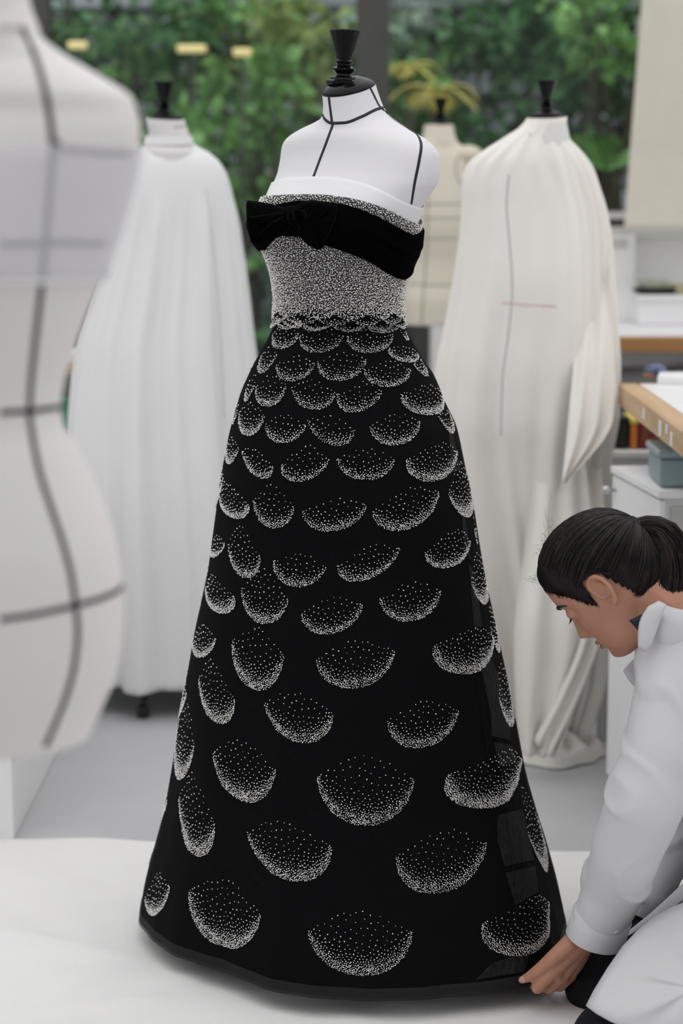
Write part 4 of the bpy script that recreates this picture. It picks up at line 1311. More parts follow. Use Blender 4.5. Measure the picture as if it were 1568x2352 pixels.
# pool on the floor
pool = MB()
c = QF(1290, 1765, 0)
V = []; F = []
nr, na = 14, 72
for i in range(nr + 1):
    r = i / nr
    for j in range(na):
        a = 2 * math.pi * j / na
        wob = 1 + .10 * math.sin(3 * a + .5) + .05 * math.sin(7 * a)
        h = .040 * (1 - r**2.2) * (1 + .5 * math.sin(5 * a + 6 * r)) + .016 * math.exp(-((r - .82) / .12)**2) * (1 + .4 * math.sin(4 * a))
        V.append((c.x - .005 + .112 * r * wob * math.cos(a), c.y + .10 + .10 * r * wob * math.sin(a), .002 + max(0, h) + .006 * (1 - r)))
for i in range(nr):
    for j in range(na):
        F.append((i * na + j, i * na + (j + 1) % na, (i + 1) * na + (j + 1) % na, (i + 1) * na + j))
obj('floor_pool', V, F, M_mus, mu)

# ================================================================ cream bust form by the window
D4 = 6.25
KS = [(745, 925, 1062, .8), (690, 922, 1066, .8), (650, 930, 1060, .8), (600, 938, 1056, .85), (560, 935, 1060, .9), (510, 925, 1072, .85), (460, 918, 1082, .72), (410, 915, 1092, .58), (370, 918, 1094, .52), (350, 926, 1086, .52), (338, 945, 1068, .6), (325, 965, 1050, .9), (310, 971, 1044, 1.0), (285, 974, 1040, 1.0)]
crm = Loft(rows_from([(y, a, b, k, .05 if y < 330 else 0) for y, a, b, k in KS], D4), .2, 2.15)
kf = thing('dress_form', 'cream coloured bust form with grey lines by the window', 'dress form', (crm.k[0][1], D4, 0))
P, Fc = crm.grid(nt=72, nz=70); obj('torso', P, Fc, M_cream, kf)
kb = BVHTree.FromPolygons([Vector(p) for p in P], Fc)
M_gl = mat('grey_tape', (.36, .35, .30), .8)
for pl_ in ([(955, 470), (1060, 468)], [(950, 502), (1060, 500)], [(948, 548), (1060, 548)], [(930, 652), (1050, 656)], [(985, 345), (982, 480), (980, 560), (975, 640), (968, 742)], [(1060, 345), (1046, 380), (1048, 405), (1060, 425)]):
    ribbon(kb, pl_, .0024, .0012, 'style_tape', M_gl, kf, step=10)
M_shoulder = mat('cream_pad', (.74, .68, .55), .8, var=.05)
MB().ball(Q(1075, 356, D4), (.045, .05, .03)).build('shoulder_pad', M_shoulder, kf)
cxk = crm.k[-1][1]
MB().lathe([(.044, crm.zmax - .004), (.046, crm.zmax + .001), (.028, crm.zmax + .008), (.014, crm.zmax + .012)], cxk, D4, 28).build('neck_cap', M_black, kf)
finial(0, 0, .075, D4, kf, base=(cxk + .006, D4, crm.zmax + .004))
tripod(crm.k[0][1] + .08, D4, crm.zmin, kf, .2)
MB().box(crm.k[0][1] + .06, crm.k[0][1] + .10, D4 - .02, D4 + .02, crm.zmin - .05, crm.zmin, .004).build('stand_clamp', M_stand, kf)
# ================================================================ the kneeling woman
M_skin = mat('skin', (0.47, 0.232, 0.155), 0.5, var=0.10, nscale=14, bump=0.05, bscale=400, spec=0.35)
_b = M_skin.node_tree.nodes['Principled BSDF']
_b.inputs['Subsurface Weight'].default_value = 0.12
_b.inputs['Subsurface Radius'].default_value = (0.008, 0.003, 0.002)
_b.inputs['Subsurface Scale'].default_value = 0.6
M_hair = mat('dark_brown_hair', (0.0085, 0.0062, 0.0062), 0.45, var=0.6, nscale=60, spec=0.16)
M_hair2 = mat('hair_strands_brown', (0.020, 0.0125, 0.0115), 0.35, var=0.7, nscale=40, spec=0.3)
M_coat = mat('white_smock_cotton', (0.64, 0.64, 0.66), 0.75, var=0.012, nscale=4, bump=0.05, bscale=300)
M_trous = mat('black_trousers', (0.009, 0.009, 0.011), 0.85, var=0.3, nscale=12, bump=0.3, bscale=30, spec=0.2)
M_navy = mat('navy_apron', (0.010, 0.013, 0.026), 0.7, var=0.3, nscale=30)

dh = hit(sb, 1205, 2235)[0].y            # depth of the hem where it is held
# ---- head frame
_yaw, _pit, _roll = math.radians(25), math.radians(46), math.radians(6)
FWD = Vector((-math.cos(_yaw) * math.cos(_pit), math.sin(_yaw) * math.cos(_pit), -math.sin(_pit)))
LEFT = Vector((-math.sin(_yaw), -math.cos(_yaw), 0))
LEFT = (LEFT * math.cos(_roll) - FWD.cross(LEFT) * math.sin(_roll)).normalized()
UPV = FWD.cross(LEFT).normalized()
HM = Matrix((FWD, LEFT, UPV)).transposed()
DH = 3.14
HS = .91
EAR_LOC = Vector((-.006, .074, -.006))
HC = Q(1384, 1360, DH - .05) - HM @ (EAR_LOC * HS)
def H(x, y, z): return HC + HM @ (Vector((x, y, z)) * HS)
def head_local(p): return (HM.transposed() @ (Vector(p) - HC)) / HS

ZS = [-.119, -.114, -.102, -.088, -.07, -.05, -.02, .01, .04, .07, .092, .107, .115, .118]
XF = [.062, .076, .085, .087, .087, .088, .089, .092, .096, .090, .074, .05, .026, .008]
XB = [.020, .004, -.022, -.045, -.068, -.084, -.097, -.102, -.101, -.091, -.074, -.05, -.026, -.008]
WD = [.012, .027, .041, .051, .058, .064, .071, .0755, .0765, .072, .060, .042, .023, .007]
def head_pt(a, z):
    """a = angle from the face direction"""
    xf, xb, w = (float(pchip(ZS, q, z)) for q in (XF, XB, WD))
    c, s = math.cos(a), math.sin(a)
    cx = (xf + xb) / 2 - .004
    x = cx + ((xf - cx) * c if c > 0 else (cx - xb) * c)
    y = w * math.copysign(abs(s)**(.92 if c > 0 else 1.0), s)
    if c > 0:
        ay = abs(y)
        def gs(y0, z0, sy, sz): return math.exp(-((ay - y0) / sy)**2 - ((z - z0) / sz)**2)
        # nose
        t = (z - .012) / (-.040 - .012)
        if -0.25 < t < 1.35:
            prof = max(0.0, min(t, 1.0))**1.1 if t <= 1 else max(0, 1 - (t - 1) / .32)
            sy = .0065 + .006 * max(0, min(1, t))**2
            x += (.003 + .0225 * prof) * math.exp(-(y / sy)**2)
        x += .0045 * gs(.013, -.036, .007, .007)                      # nostril wings
        x -= .0105 * gs(.033, .004, .016, .013)                       # eye sockets
        x += .0035 * gs(.030, .024, .022, .008)                       # brow
        x += .0050 * gs(.044, -.028, .018, .016)                      # cheek
        x += .0085 * gs(.0, -.0655, .018, .0048) + .0075 * gs(0, -.0765, .016, .005)   # lips
        x -= .0030 * gs(0, -.0708, .02, .0022)
        x -= .0035 * gs(0, -.086, .018, .005)                         # under the lip
        x += .0055 * gs(0, -.103, .016, .010)                         # chin
    return x, y
NA, NZ = 150, 130
V = []; Fh = []
zz_ = np.linspace(ZS[0], ZS[-1], NZ)
for z in zz_:
    for j in range(NA):
        x, y = head_pt(2 * math.pi * j / NA, float(z)); V.append(H(x, y, float(z)))
for i in range(NZ - 1):
    for j in range(NA):
        Fh.append((i * NA + j, i * NA + (j + 1) % NA, (i + 1) * NA + (j + 1) % NA, (i + 1) * NA + j))
Fh.append(tuple(range(NA - 1, -1, -1))); Fh.append(tuple(range((NZ - 1) * NA, NZ * NA)))
headV, headF = V, Fh
hbv = BVHTree.FromPolygons(headV, headF)
body = MB(); body.add(headV, headF)
for s in (-1, 1):      # closed eyelids
    body.ball(H(.0745, s * .0325, .003), .0125, 16, 12)
# ears
def ear(s):
    e = EAR_LOC
    def E(a, b, c): return H(e.x + a, s * (e.y - .006 + c), e.z + b)      # a forward, b up, c out
    helix = [(.010, -.004), (.012, .008), (.013, .020), (.008, .0295), (-.003, .033), (-.013, .029), (-.019, .018), (-.020, .004), (-.017, -.010), (-.011, -.021), (-.003, -.027)]
    P = [E(a, b, .006 + .010 * max(0, min(1, (.012 - a) / .03))) for a, b in helix]
    body.tube(P, [.0028, .0032, .0036, .0038, .0040, .0040, .0040, .0038, .0038, .0042, .0050], 10)
    anti = [(-.002, .020), (-.009, .014), (-.012, .004), (-.010, -.006), (-.004, -.012)]
    body.tube([E(a, b, .009) for a, b in anti], [.002, .0028, .003, .003, .0025], 8)
    body.tube([E(a, b, .006) for a, b in [(.008, .000), (.007, -.006), (.003, -.012)]], [.0026, .0035, .003], 8)
    # thin plate behind
    for (a, b, r) in ((-.004, .022, .009), (-.010, .012, .009), (-.011, 0, .009), (-.008, -.010, .008), (-.003, -.022, .006), (-.002, -.028, .0045)):
        body.ball(E(a, b, .004), (r, r, r * .9), 10, 8, HM @ Matrix.Diagonal((1, .42, 1)))
ear(1); ear(-1)
# neck and trunk
neck_b = Q(1540, 1462, 3.21)
body.cone(H(-.030, 0, -.045), H(-.045, 0, -.12), .052, .050)
body.cone(H(-.045, 0, -.11), neck_b, .050, .058)
body.cone(H(.02, 0, -.075), H(-.03, 0, -.12), .036, .045)
chest = Q(1640, 1600, 3.23); belly = Q(1760, 1860, 3.25); pelvis = Q(1830, 2090, 3.25)
body.cone(neck_b, chest, .055, .085); body.cone(chest, belly, .085, .085); body.cone(belly, pelvis, .085, .11)
LSH, LEL, LWR = Q(1545, 1530, 3.09), Q(1478, 1845, 3.01), Q(1360, 2135, dh - .045)
RSH, REL, RWR = Q(1610, 1530, 3.40), Q(1568, 1868, 3.41), Q(1428, 2120, dh + .09)
for a, b, c in ((LSH, LEL, LWR), (RSH, REL, RWR)):
    body.cone(neck_b.lerp(chest, .45), a.lerp(b, .12), .05, .042); body.cone(a.lerp(b, .12), b, .040, .032); body.cone(b, c, .032, .023)
# legs
LHP, LKN = Q(1800, 2200, 3.12), Q(1420, 2385, 2.97)
RHP, RKN = Q(1800, 2180, 3.34), Q(1372, 2248, 3.20)
LFT, RFT = Vector((LKN.x + .40, 3.06, .05)), Vector((RKN.x + .42, 3.30, .05))
for a, b, c in ((LHP, LKN, LFT), (RHP, RKN, RFT)):
    body.cone(pelvis, a, .10, .08); body.cone(a, b, .07, .045); body.cone(b, c, .042, .032); body.cone(c, c + Vector((.1, .0, -.01)), .030, .026)

# ---- hands
def hand(wrist, chains, mcp, thumb, palm_r=.0135):
    for m_, r in mcp:
        body.cone(wrist, m_, .0205, r)
    for i in range(len(mcp) - 1):
        body.cone(mcp[i][0], mcp[i + 1][0], mcp[i][1], mcp[i + 1][1])
        body.cone(wrist.lerp(mcp[i][0], .5), wrist.lerp(mcp[i + 1][0], .5), .0165, .0165)
    for ch in chains:
        for (p, r), (q, s) in zip(ch[:-1], ch[1:]):
            body.cone(p, q, r, s, 10)
    for (p, r), (q, s) in zip(thumb[:-1], thumb[1:]):
        body.cone(p, q, r, s, 12)
dk = dh - .030
wr = Q(1345, 2150, dk - .008)
I_, Md, Rg, Lt = Q(1272, 2228, dk - .012), Q(1288, 2242, dk + .004), Q(1303, 2243, dk + .022), Q(1315, 2234, dk + .040)
hand(wr,
     [[(I_, .0125), (Q(1234, 2268, dk - .004), .0108), (Q(1232, 2270, dk + .024), .0092), (Q(1222, 2258, dk + .044), .0078)],
      [(Md, .0125), (Q(1262, 2268, dk + .012), .0108), (Q(1250, 2268, dk + .040), .0092), (Q(1240, 2256, dk + .055), .0078)],
      [(Rg, .0120), (Q(1286, 2264, dk + .030), .0102), (Q(1270, 2264, dk + .058), .0088), (Q(1262, 2252, dk + .070), .0074)],
      [(Lt, .0105), (Q(1305, 2252, dk + .050), .0090), (Q(1292, 2254, dk + .074), .0078), (Q(1286, 2244, dk + .084), .0066)]],
     [(I_, .0130), (Md, .0130), (Rg, .0125), (Lt, .0115)],
     [(Q(1312, 2168, dk - .012), .0175), (Q(1272, 2200, dk - .018), .0135), (Q(1240, 2226, dk - .010), .0105), (Q(1214, 2244, dk + .004), .0085), (Q(1198, 2251, dk + .012), .0062)])
body.cone(LWR, wr, .026, .0225)
dr_ = dh + .10
wr2 = Q(1400, 2150, dr_ - .01)
body.cone(RWR, wr2, .025, .022)
I2, M2, R2, L2 = Q(1338, 2200, dr_ + .03), Q(1346, 2214, dr_ + .018), Q(1356, 2222, dr_ + .004), Q(1366, 2222, dr_ - .010)
hand(wr2,
     [[(I2, .012), (Q(1316, 2226, dr_ + .032), .010), (Q(1300, 2240, dr_ + .02), .009), (Q(1290, 2244, dr_ + .01), .0075)],
      [(M2, .012), (Q(1326, 2236, dr_ + .02), .010), (Q(1312, 2248, dr_ + .01), .009), (Q(1302, 2250, dr_), .0075)],
      [(R2, .0115), (Q(1340, 2242, dr_ + .004), .010), (Q(1326, 2252, dr_ - .004), .0085), (Q(1318, 2252, dr_ - .01), .0072)],
      [(L2, .0105), (Q(1352, 2242, dr_ - .012), .009), (Q(1342, 2250, dr_ - .02), .0078), (Q(1335, 2250, dr_ - .024), .0066)]],
     [(I2, .0125), (M2, .0125), (R2, .012), (L2, .011)],
     [(Q(1370, 2175, dr_ + .02), .016), (Q(1335, 2196, dr_ + .045), .012), (Q(1305, 2215, dr_ + .045), .0095), (Q(1285, 2228, dr_ + .035), .007)])
me = remesh(body, .0021, 3, 'person')
person = link('person', me, M_skin)
tag(person, 'kneeling person in a white smock with a dark ponytail holding the gown hem', 'person')
pb_ = mesh_bvh(me)

# nail of the thumb
tn, td = Q(1198, 2250, dk + .009), (Q(1190, 2254, dk + .016) - Q(1214, 2244, dk + .004)).normalized()
def nail(c, d, n, L, W):
    d = d.normalized(); s = d.cross(n).normalized(); n = s.cross(d).normalized()
    V = []; F = []
    for i in range(7):
        u = i / 6 * 2 - 1
        for j in range(7):
            v = j / 6 * 2 - 1
            w = W * (1 - .25 * max(0, u)**2)
            V.append(c + d * (L * u) + s * (w * v) + n * (.0012 - .0022 * v * v - .0008 * u * u))
    for i in range(6):
        for j in range(6):
            a = i * 7 + j; F.append((a, a + 1, a + 8, a + 7))
    return V, F
V, F = nail(tn + Vector((0, -.0052, .0022)), td, Vector((0, -.9, .45)), .0062, .0048)
obj('thumb_nail', V, F, mat('nail', (.62, .36, .30), .3, var=.05), person)

# ---- face details
def on_head(y, z, off):
    """point of the face at a given side offset and height"""
    best = None
    for k in range(-40, 41):
        a = k / 40 * 1.5
        x, yy = head_pt(a, z)
        if best is None or abs(yy - y) < best[0]: best = (abs(yy - y), x)
    return H(best[1] + off, y, z)
M_brow = mat('brow_hair', (.016, .012, .011), .6, var=.3)
M_lip = mat('lips', (.36, .175, .13), .42, var=.12, nscale=80)
for s in (-1, 1):
    P = [on_head(s * y, z, .0012) for y, z in ((.016, .020), (.026, .0255), (.036, .0275), (.046, .025), (.054, .019))]
    MB().tube(P, [.0012, .0024, .0026, .002, .0008], 8).build('eyebrow', M_brow, person)
    c = H(.0745, s * .0325, .003)
    P = []
    for k in range(9):
        a = -1.0 + 2.0 * k / 8
        P.append(c + HM @ Vector((.0130 * math.cos(a) * .93, s * .0130 * math.sin(a), -.0052)))
    MB().tube(P, [.0004, .0007, .0009, .001, .001, .0011, .0011, .001, .0005], 6).build('eyelid_line', M_brow, person)
    for k in range(14):
        a = -.9 + 1.9 * k / 13
        b = c + HM @ Vector((.0126 * math.cos(a), s * .0130 * math.sin(a), -.0054))
        d = HM @ Vector((.9 * math.cos(a), s * math.sin(a) * .9, -.75)).normalized()
        MB().tube([b, b + d * .004, b + d * .0075 + HM @ Vector((.001, 0, .001))], [.0004, .00035, .00015], 4).build('eyelash', M_brow, person)
for (z0, th_, nm) in ((-.0655, .0038, 'upper_lip'), (-.0768, .0042, 'lower_lip')):
    P = [on_head(y, z0 - .002 * (abs(y) / .02)**2 * (1 if nm == 'upper_lip' else -1), -.0012) for y in np.linspace(-.021, .021, 13)]
    MB().tube(P, [th_ * max(.25, (1 - (y / .023)**2))**.7 for y in np.linspace(-.021, .021, 13)], 8).build(nm, M_lip, person)

# ---- hair
HLX = [-.12, -.085, -.060, -.040, -.030, -.020, .000, .008, .016, .026, .040, .055, .070, .082, .092, .11]
HLZ = [-.085, -.085, -.080, -.050, .000, .030, .038, .030, -.022, -.010, .012, .032, .050, .062, .072, .085]
def hairline(x): return float(np.interp(x, HLX, HLZ))
hv = []; hf = []
idx = {}
NA2, NZ2 = 120, 90
zz2 = np.linspace(-.095, .1178, NZ2)
def hair_off(x, y, z):
    e = max(0, min(1, (z - hairline(x)) / .035))
    return .0075 * e**.8 + .0006 * math.sin(90 * z + 30 * y)
G = {}
for i, z in enumerate(zz2):
    for j in range(NA2):
        x, y = head_pt(2 * math.pi * j / NA2, float(z))
        n = Vector((x / .1, y / .077, z / .118)).normalized()
        e = hair_off(x, y, z)
        G[i, j] = (Vector((x, y, z)) + n * e, z > hairline(x) - .003)
for i in range(NZ2 - 1):
    for j in range(NA2):
        q = [(i, j), (i, (j + 1) % NA2), (i + 1, (j + 1) % NA2), (i + 1, j)]
        if all(G[k][1] for k in q):
            f = []
            for k in q:
                if k not in idx:
                    idx[k] = len(hv); hv.append(H(*G[k][0]))
                f.append(idx[k])
            hf.append(tuple(f))
topr = [idx[(NZ2 - 1, j)] for j in range(NA2) if (NZ2 - 1, j) in idx]
if len(topr) == NA2: hf.append(tuple(topr))
hair = obj('hair', hv, hf, M_hair, person)
# strands combed back to the tie
TIE = Q(1450, 1216, HC.y - .006)
tl = head_local(TIE)
rng = random.Random(5)
st_ = MB(); st2 = MB()
tdir = tl.normalized()
def strand(mb, x, y, z, r, lift, n=11):
    p0 = Vector((x, y, z)); d0 = p0.normalized()
    P = []
    for k in range(n):
        t = k / (n - 1)
        d = d0.slerp(tdir, t) if d0.angle(tdir) > .01 else tdir
        wd = HM @ d
        loc, _, _, _ = hbv.ray_cast(HC + wd * .4, -wd)
        if loc is None: continue
        rad = (loc - HC).length
        q = HC + wd * (rad + .0015 + (.0070 + lift) * min(1, t * 4)**.8)
        if t > .86: q = q.lerp(TIE, (t - .86) / .14)
        ll = head_local(q)
        if ll.y > 0 and -.034 < ll.x < .020 and -.045 < ll.z < .030:
            ll.z = .030 + .012 * rng.random(); ld = HM @ ll.normalized()
            l3, _, _, _ = hbv.ray_cast(HC + ld * .4, -ld)
            if l3 is None or k == 0: return
            q = l3 + ld * (.006 + lift)
        P.append(q)
    if len(P) > 3:
        mb.tube(P, [r * (.5 + .5 * min(1, i / 3)) for i in range(len(P))], 4)
cnt = 0
while cnt < 1500:
    z = rng.uniform(-.08, .112); a = rng.uniform(0, 2 * math.pi)
    x, y = head_pt(a, z)
    hl = hairline(x)
    if z < hl - .006 * rng.random(): continue
    if z > hl + .03 and rng.random() < .45: continue
    strand(st_ if rng.random() < .6 else st2, x, y, z, rng.uniform(.0005, .0010), rng.uniform(.0001, .0018))
    cnt += 1
for k in range(900):      # fine hair along the hairline
    a = rng.uniform(0, 2 * math.pi); x, y = head_pt(a, .03)
    for _ in range(6):
        x, y = head_pt(a, hairline(x))
    strand(st_ if rng.random() < .5 else st2, x, y, hairline(x) - rng.uniform(-.004, .008), rng.uniform(.0003, .0006), rng.uniform(0, .001))
a_ = st_.build('hair_strands', M_hair2, hair); a_['kind'] = 'stuff'
a_ = st2.build('hair_strands', M_hair, hair); a_['kind'] = 'stuff'
# soft fly-aways round the hairline
fa = MB()
for k in range(46):
    px0 = rng.uniform(1222, 1262); t = rng.random()
    s0 = Q(1232 + 40 * t + rng.uniform(-6, 6), 1340 - 130 * t + rng.uniform(-20, 10), HC.y + rng.uniform(-.03, .03))
    d = Vector((rng.uniform(-1, .1), rng.uniform(-.4, .4), rng.uniform(-.5, .9))).normalized(); L = rng.uniform(.01, .035)
    c_ = Vector((rng.uniform(-.3, 1), rng.uniform(-.4, .4), rng.uniform(-.9, .9)))
    fa.tube([s0, s0 + d * L * .4, s0 + d * L * .8 + c_ * L * .25, s0 + d * L + c_ * L * .7], [.00013, .00012, .0001, .00007], 4)
a_ = fa.build('flyaway_hair', M_hair, hair); a_['kind'] = 'stuff'
# tie and ponytail
th_ = MB()
for k in range(3):
    c = TIE + Vector((.004 * k, 0, -.002 * k + .003))
    pts = [c + Vector((.002 * math.sin(a), .014 * math.cos(a), .0155 * math.sin(a))) for a in np.linspace(0, 2 * math.pi, 20)]
    th_.tube(pts, .0035, 8)
th_.build('hair_tie', mat('black_elastic', (.012, .011, .016), .7), hair)
PATH = [Q(1448, 1216, TIE.y), Q(1478, 1207, TIE.y), Q(1512, 1220, TIE.y - .006), Q(1534, 1262, TIE.y - .016), Q(1538, 1312, TIE.y - .026), Q(1534, 1352, TIE.y - .034), Q(1552, 1386, TIE.y - .038), Q(1600, 1425, TIE.y - .04)]
RAD = [.011, .014, .023, .033, .037, .034, .026, .006]
pt_ = np.array([tuple(p) for p in PATH]); tt = np.linspace(0, 1, len(PATH))
tq = np.linspace(0, 1, 26)
PP = [Vector(tuple(float(pchip(tt, pt_[:, c], q)) for c in range(3))) for q in tq]
RR = [float(pchip(tt, RAD, q)) for q in tq]
pony = MB().tube(PP, [r * .86 for r in RR], 20, .8).build('ponytail', M_hair, hair)
sA, sB = MB(), MB()
for k in range(620):
    a = rng.uniform(0, 2 * math.pi); f = rng.uniform(.85, 1.06); w = rng.uniform(-.4, .4); wob = rng.uniform(.5, 2.5); e = rng.uniform(.8, 1.0)
    P = []
    for i, q in enumerate(tq):
        if q > e: break
        t = (PP[min(i + 1, 25)] - PP[max(i - 1, 0)]).normalized()
        s = t.cross(Vector((0, 1, 0))).normalized(); u = s.cross(t)
        ang = a + w * q * 2
        ff = f * (1 + .05 * math.sin(q * 9 * wob + a * 3))
        P.append(PP[i] + s * (RR[i] * ff * math.cos(ang)) + u * (RR[i] * .8 * ff * math.sin(ang)))
    (sA if rng.random() < .55 else sB).tube(P[::2], [rng.uniform(.0005, .0010)] * len(P[::2]), 4)
a_ = sA.build('hair_strands', M_hair2, pony); a_['kind'] = 'stuff'
a_ = sB.build('hair_strands', M_hair, pony); a_['kind'] = 'stuff'

# ---- the smock
sm = MB()
def limb(P, R, n=9):
    for (p, r), (q, s) in zip(zip(P[:-1], R[:-1]), zip(P[1:], R[1:])):
        sm.cone(p, q, r, s, 18)
sh0 = Q(1560, 1478, 3.16)
limb([Q(1555, 1505, 3.11), Q(1545, 1610, 3.07), Q(1520, 1740, 3.03), Q(1478, 1850, 3.01), Q(1440, 1950, 3.04), Q(1410, 2040, dh - .065), Q(1384, 2106, dh - .048)], [.062, .063, .063, .061, .056, .050, .0455])
limb([Q(1620, 1500, 3.38), Q(1600, 1700, 3.40), Q(1566, 1870, 3.41), Q(1520, 1972, 3.345), Q(1474, 2062, dh + .115)], [.066, .068, .060, .050, .038])
limb([Q(1548, 1452, 3.20), Q(1580, 1490, 3.22), Q(1640, 1590, 3.24), Q(1760, 1850, 3.26), Q(1840, 2080, 3.26), Q(1850, 2200, 3.26)], [.066, .090, .120, .118, .145, .15])
sm.cone(Q(1548, 1462, 3.19), Q(1560, 1505, 3.11), .062, .064); sm.cone(Q(1560, 1462, 3.22), Q(1620, 1500, 3.37), .064, .066)
me = remesh(sm, .0045, 16, 'smock')
co = np.empty(len(me.vertices) * 3); me.vertices.foreach_get('co', co); co = co.reshape(-1, 3)
no = np.empty(len(me.vertices) * 3); me.vertices.foreach_get('normal', no); no = no.reshape(-1, 3)
ax_d = np.array(LWR - LEL); ax_d /= np.linalg.norm(ax_d)
for i in range(len(co)):
    p = co[i]
    s = p @ ax_d
    w = noise.noise(Vector((p[0] * 9, p[1] * 9, p[2] * 6))) * .003 + noise.noise(Vector((p[0] * 14 + p[2] * 10, p[1] * 12, p[2] * 14 - p[0] * 12 + 7))) * .0022
    r = 1 - abs(noise.noise(Vector((p[0] * 8 + p[2] * 9, p[1] * 8, (p[2] - p[0]) * 7 + 3))))
    w += .0055 * max(0, r - .84) / .16
    co[i] = p + no[i] * w
me.vertices.foreach_set('co', co.ravel()); me.update()
smock = link('smock', me, M_coat, person)
smb = mesh_bvh(me)
# cuffs
def cuff(p0, p1, r0, r1, nm, flat=.9):
    p0, p1 = Vector(p0), Vector(p1)
    t = (p1 - p0).normalized(); u = t.cross(Vector((0, 1, 0))).normalized(); v = u.cross(t)
    V = []; F = []
    n = 40
    prof = [(0, r0), (.03, r0 + .0015), (.5, (r0 + r1) / 2 + .0012), (.97, r1 + .0015), (1, r1 + .0008), (1.0, r1 - .002), (.9, r1 - .003), (.3, r0 - .004)]
    for f, r in prof:
        for j in range(n):
            a = 2 * math.pi * j / n
            q = 1 + .03 * math.sin(3 * a + 1) * f
            V.append(p0.lerp(p1, f) + u * (r * q * math.cos(a)) + v * (r * flat * q * math.sin(a)))
    for i in range(len(prof) - 1):
        for j in range(n):
            F.append((i * n + j, i * n + (j + 1) % n, (i + 1) * n + (j + 1) % n, (i + 1) * n + j))
    return obj(nm, V, F, M_coat, smock), u, v
c1, u, v = cuff(Q(1384, 2100, dh - .048), Q(1364, 2160, dh - .042), .0475, .0475, 'cuff')
bp = Q(1409, 2138, dh - .042 - .044)
bpn, _ = hit(BVHTree.FromPolygons([vv.co.copy() for vv in c1.data.vertices], [tuple(p.vertices) for p in c1.data.polygons]), 1412, 2136)
if bpn is not None:
    MB().ball(bpn, (.0062, .0028, .0062), 16, 8).build('button', mat('white_button', (.80, .80, .82), .3, var=.02), c1)
c2, _, _ = cuff(Q(1490, 2040, dh + .095), Q(1462, 2092, dh + .095), .031, .031, 'cuff')
MB().ball(Q(1475, 2070, dh + .062), (.0058, .003, .0058), 16, 8).build('button', MATS['white_button'], c2)
# collar and lapel
def sheet(poly, D, thick, nm, m, parent=None, **kw):
    pts = [Q(x, y, D if not callable(D) else D(x, y)) for x, y in poly]
    return pillow(pts, thick, nm, m, parent or person, **kw)
sheet([(1488, 1392), (1476, 1410), (1467, 1428), (1464, 1455), (1464, 1488), (1480, 1497), (1496, 1482), (1507, 1452), (1519, 1416), (1530, 1388), (1512, 1380)], lambda x, y: 3.055, .010, 'collar', M_coat, smock, nrm=40)
sheet([(1478, 1496), (1462, 1506), (1446, 1522), (1430, 1540), (1442, 1560), (1463, 1586), (1476, 1580), (1484, 1530)], 3.20, .006, 'collar', M_coat, smock, nrm=36)
sheet([(1444, 1425), (1478, 1408), (1490, 1400), (1486, 1430), (1470, 1452), (1464, 1448)], 3.060, .006, 'inner_collar', M_navy, smock, nrm=30)
sheet([(1480, 1498), (1474, 1520), (1468, 1570), (1461, 1640), (1455, 1668), (1468, 1672), (1478, 1640), (1484, 1570), (1490, 1510)], 3.12, .008, 'apron_strap', M_trous, person, nrm=40)
sheet([(1455, 1660), (1440, 1666), (1431, 1680), (1434, 1700), (1441, 1724), (1456, 1704), (1468, 1678)], 3.09, .010, 'apron_bib', M_navy, person, nrm=30)
sheet([(1502, 1402), (1528, 1388), (1570, 1390), (1640, 1402), (1650, 1500), (1560, 1500), (1512, 1492), (1498, 1445)], lambda x, y: 3.075 + (x - 1500) * .0002, .030, 'collar_back', M_coat, smock, nrm=44)
# yoke seam on the shoulder
ribbon(smb, [(1508, 1478), (1530, 1466), (1568, 1462)], .0007, .0005, 'yoke_seam', mat('white_stitch', (.62, .62, .64), .8), smock, step=6)

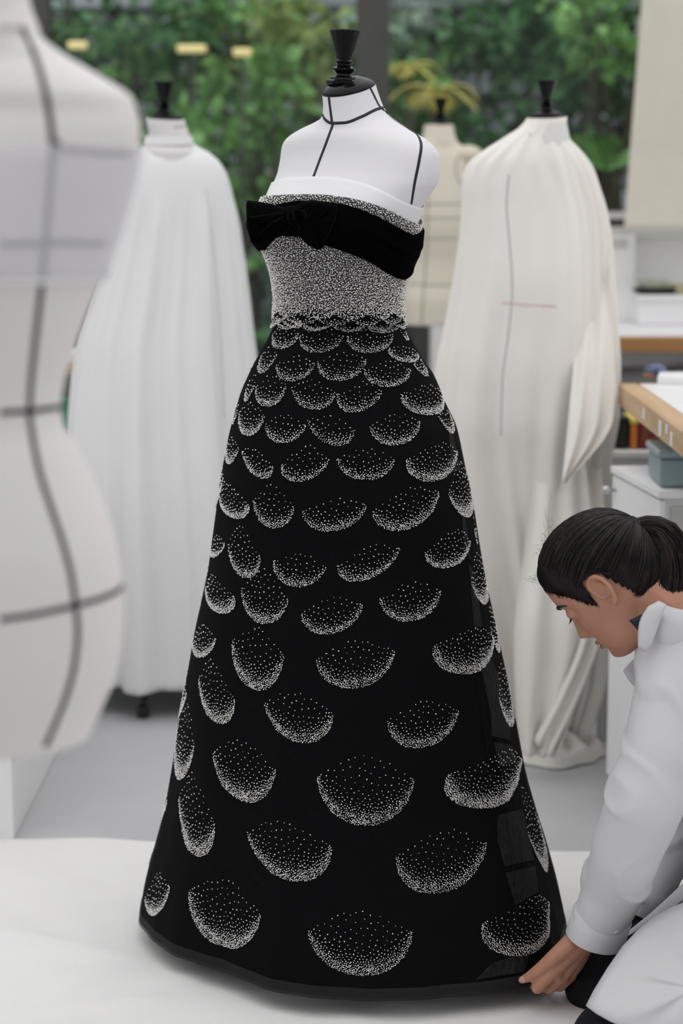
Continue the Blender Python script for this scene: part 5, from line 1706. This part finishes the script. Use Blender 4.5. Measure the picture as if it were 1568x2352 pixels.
# ---- trousers
tr_ = MB()
def leg_(P, R):
    for (p, r), (q, s) in zip(zip(P[:-1], R[:-1]), zip(P[1:], R[1:])): tr_.cone(p, q, r, s, 16)
leg_([Q(1850, 2180, 3.34), Q(1560, 2190, 3.27), Q(1385, 2240, 3.20), Q(1372, 2262, 3.19)], [.12, .10, .066, .060])
leg_([Q(1380, 2262, 3.19), RFT + Vector((-.1, 0, .02))], [.058, .050])
leg_([Q(1850, 2230, 3.12), Q(1600, 2300, 3.03), Q(1420, 2390, 2.975)], [.10, .080, .064])
leg_([Q(1400, 2400, 2.965), LFT + Vector((-.1, 0, .02))], [.066, .052])
tr_.cone(pelvis, Q(1850, 2190, 3.12), .13, .12); tr_.cone(pelvis, Q(1850, 2180, 3.34), .13, .12)
me = remesh(tr_, .006, 5, 'trousers')
co = np.empty(len(me.vertices) * 3); me.vertices.foreach_get('co', co); co = co.reshape(-1, 3)
no = np.empty(len(me.vertices) * 3); me.vertices.foreach_get('normal', no); no = no.reshape(-1, 3)
for i in range(len(co)):
    p = co[i]
    w = noise.noise(Vector((p[0] * 10 + p[2] * 14, p[1] * 14, p[2] * 22))) * .007
    co[i] = p + no[i] * w
    co[i][2] = max(co[i][2], .012)
me.vertices.foreach_set('co', co.ravel()); me.update()
trousers = link('trousers', me, M_trous, person)
tbv = mesh_bvh(me)
# ---- smock skirt over the near thigh, and the flap behind
def coat_D(x, y):
    l, n = hit(tbv, x, y)
    return (l.y if l is not None else 3.0) - .012
sheet([(1345, 2310), (1362, 2276), (1395, 2222), (1430, 2172), (1462, 2138), (1500, 2106), (1540, 2084), (1600, 2060), (1720, 2050), (1760, 2200), (1720, 2440), (1600, 2420), (1520, 2394), (1450, 2368), (1400, 2346), (1368, 2328)],
      lambda x, y: 2.90 + max(0, 2340 - y) * .0006, .05, 'smock_skirt', M_coat, smock, nrm=90, rings=14, crease=.004, power=.6, seed=3)
sheet([(1420, 2160), (1450, 2132), (1490, 2100), (1530, 2064), (1568, 2028), (1640, 1980), (1700, 2040), (1640, 2060), (1568, 2052), (1528, 2088), (1490, 2122), (1450, 2145)], 3.18, .012, 'smock_flap', M_coat, smock, nrm=60, seed=5)
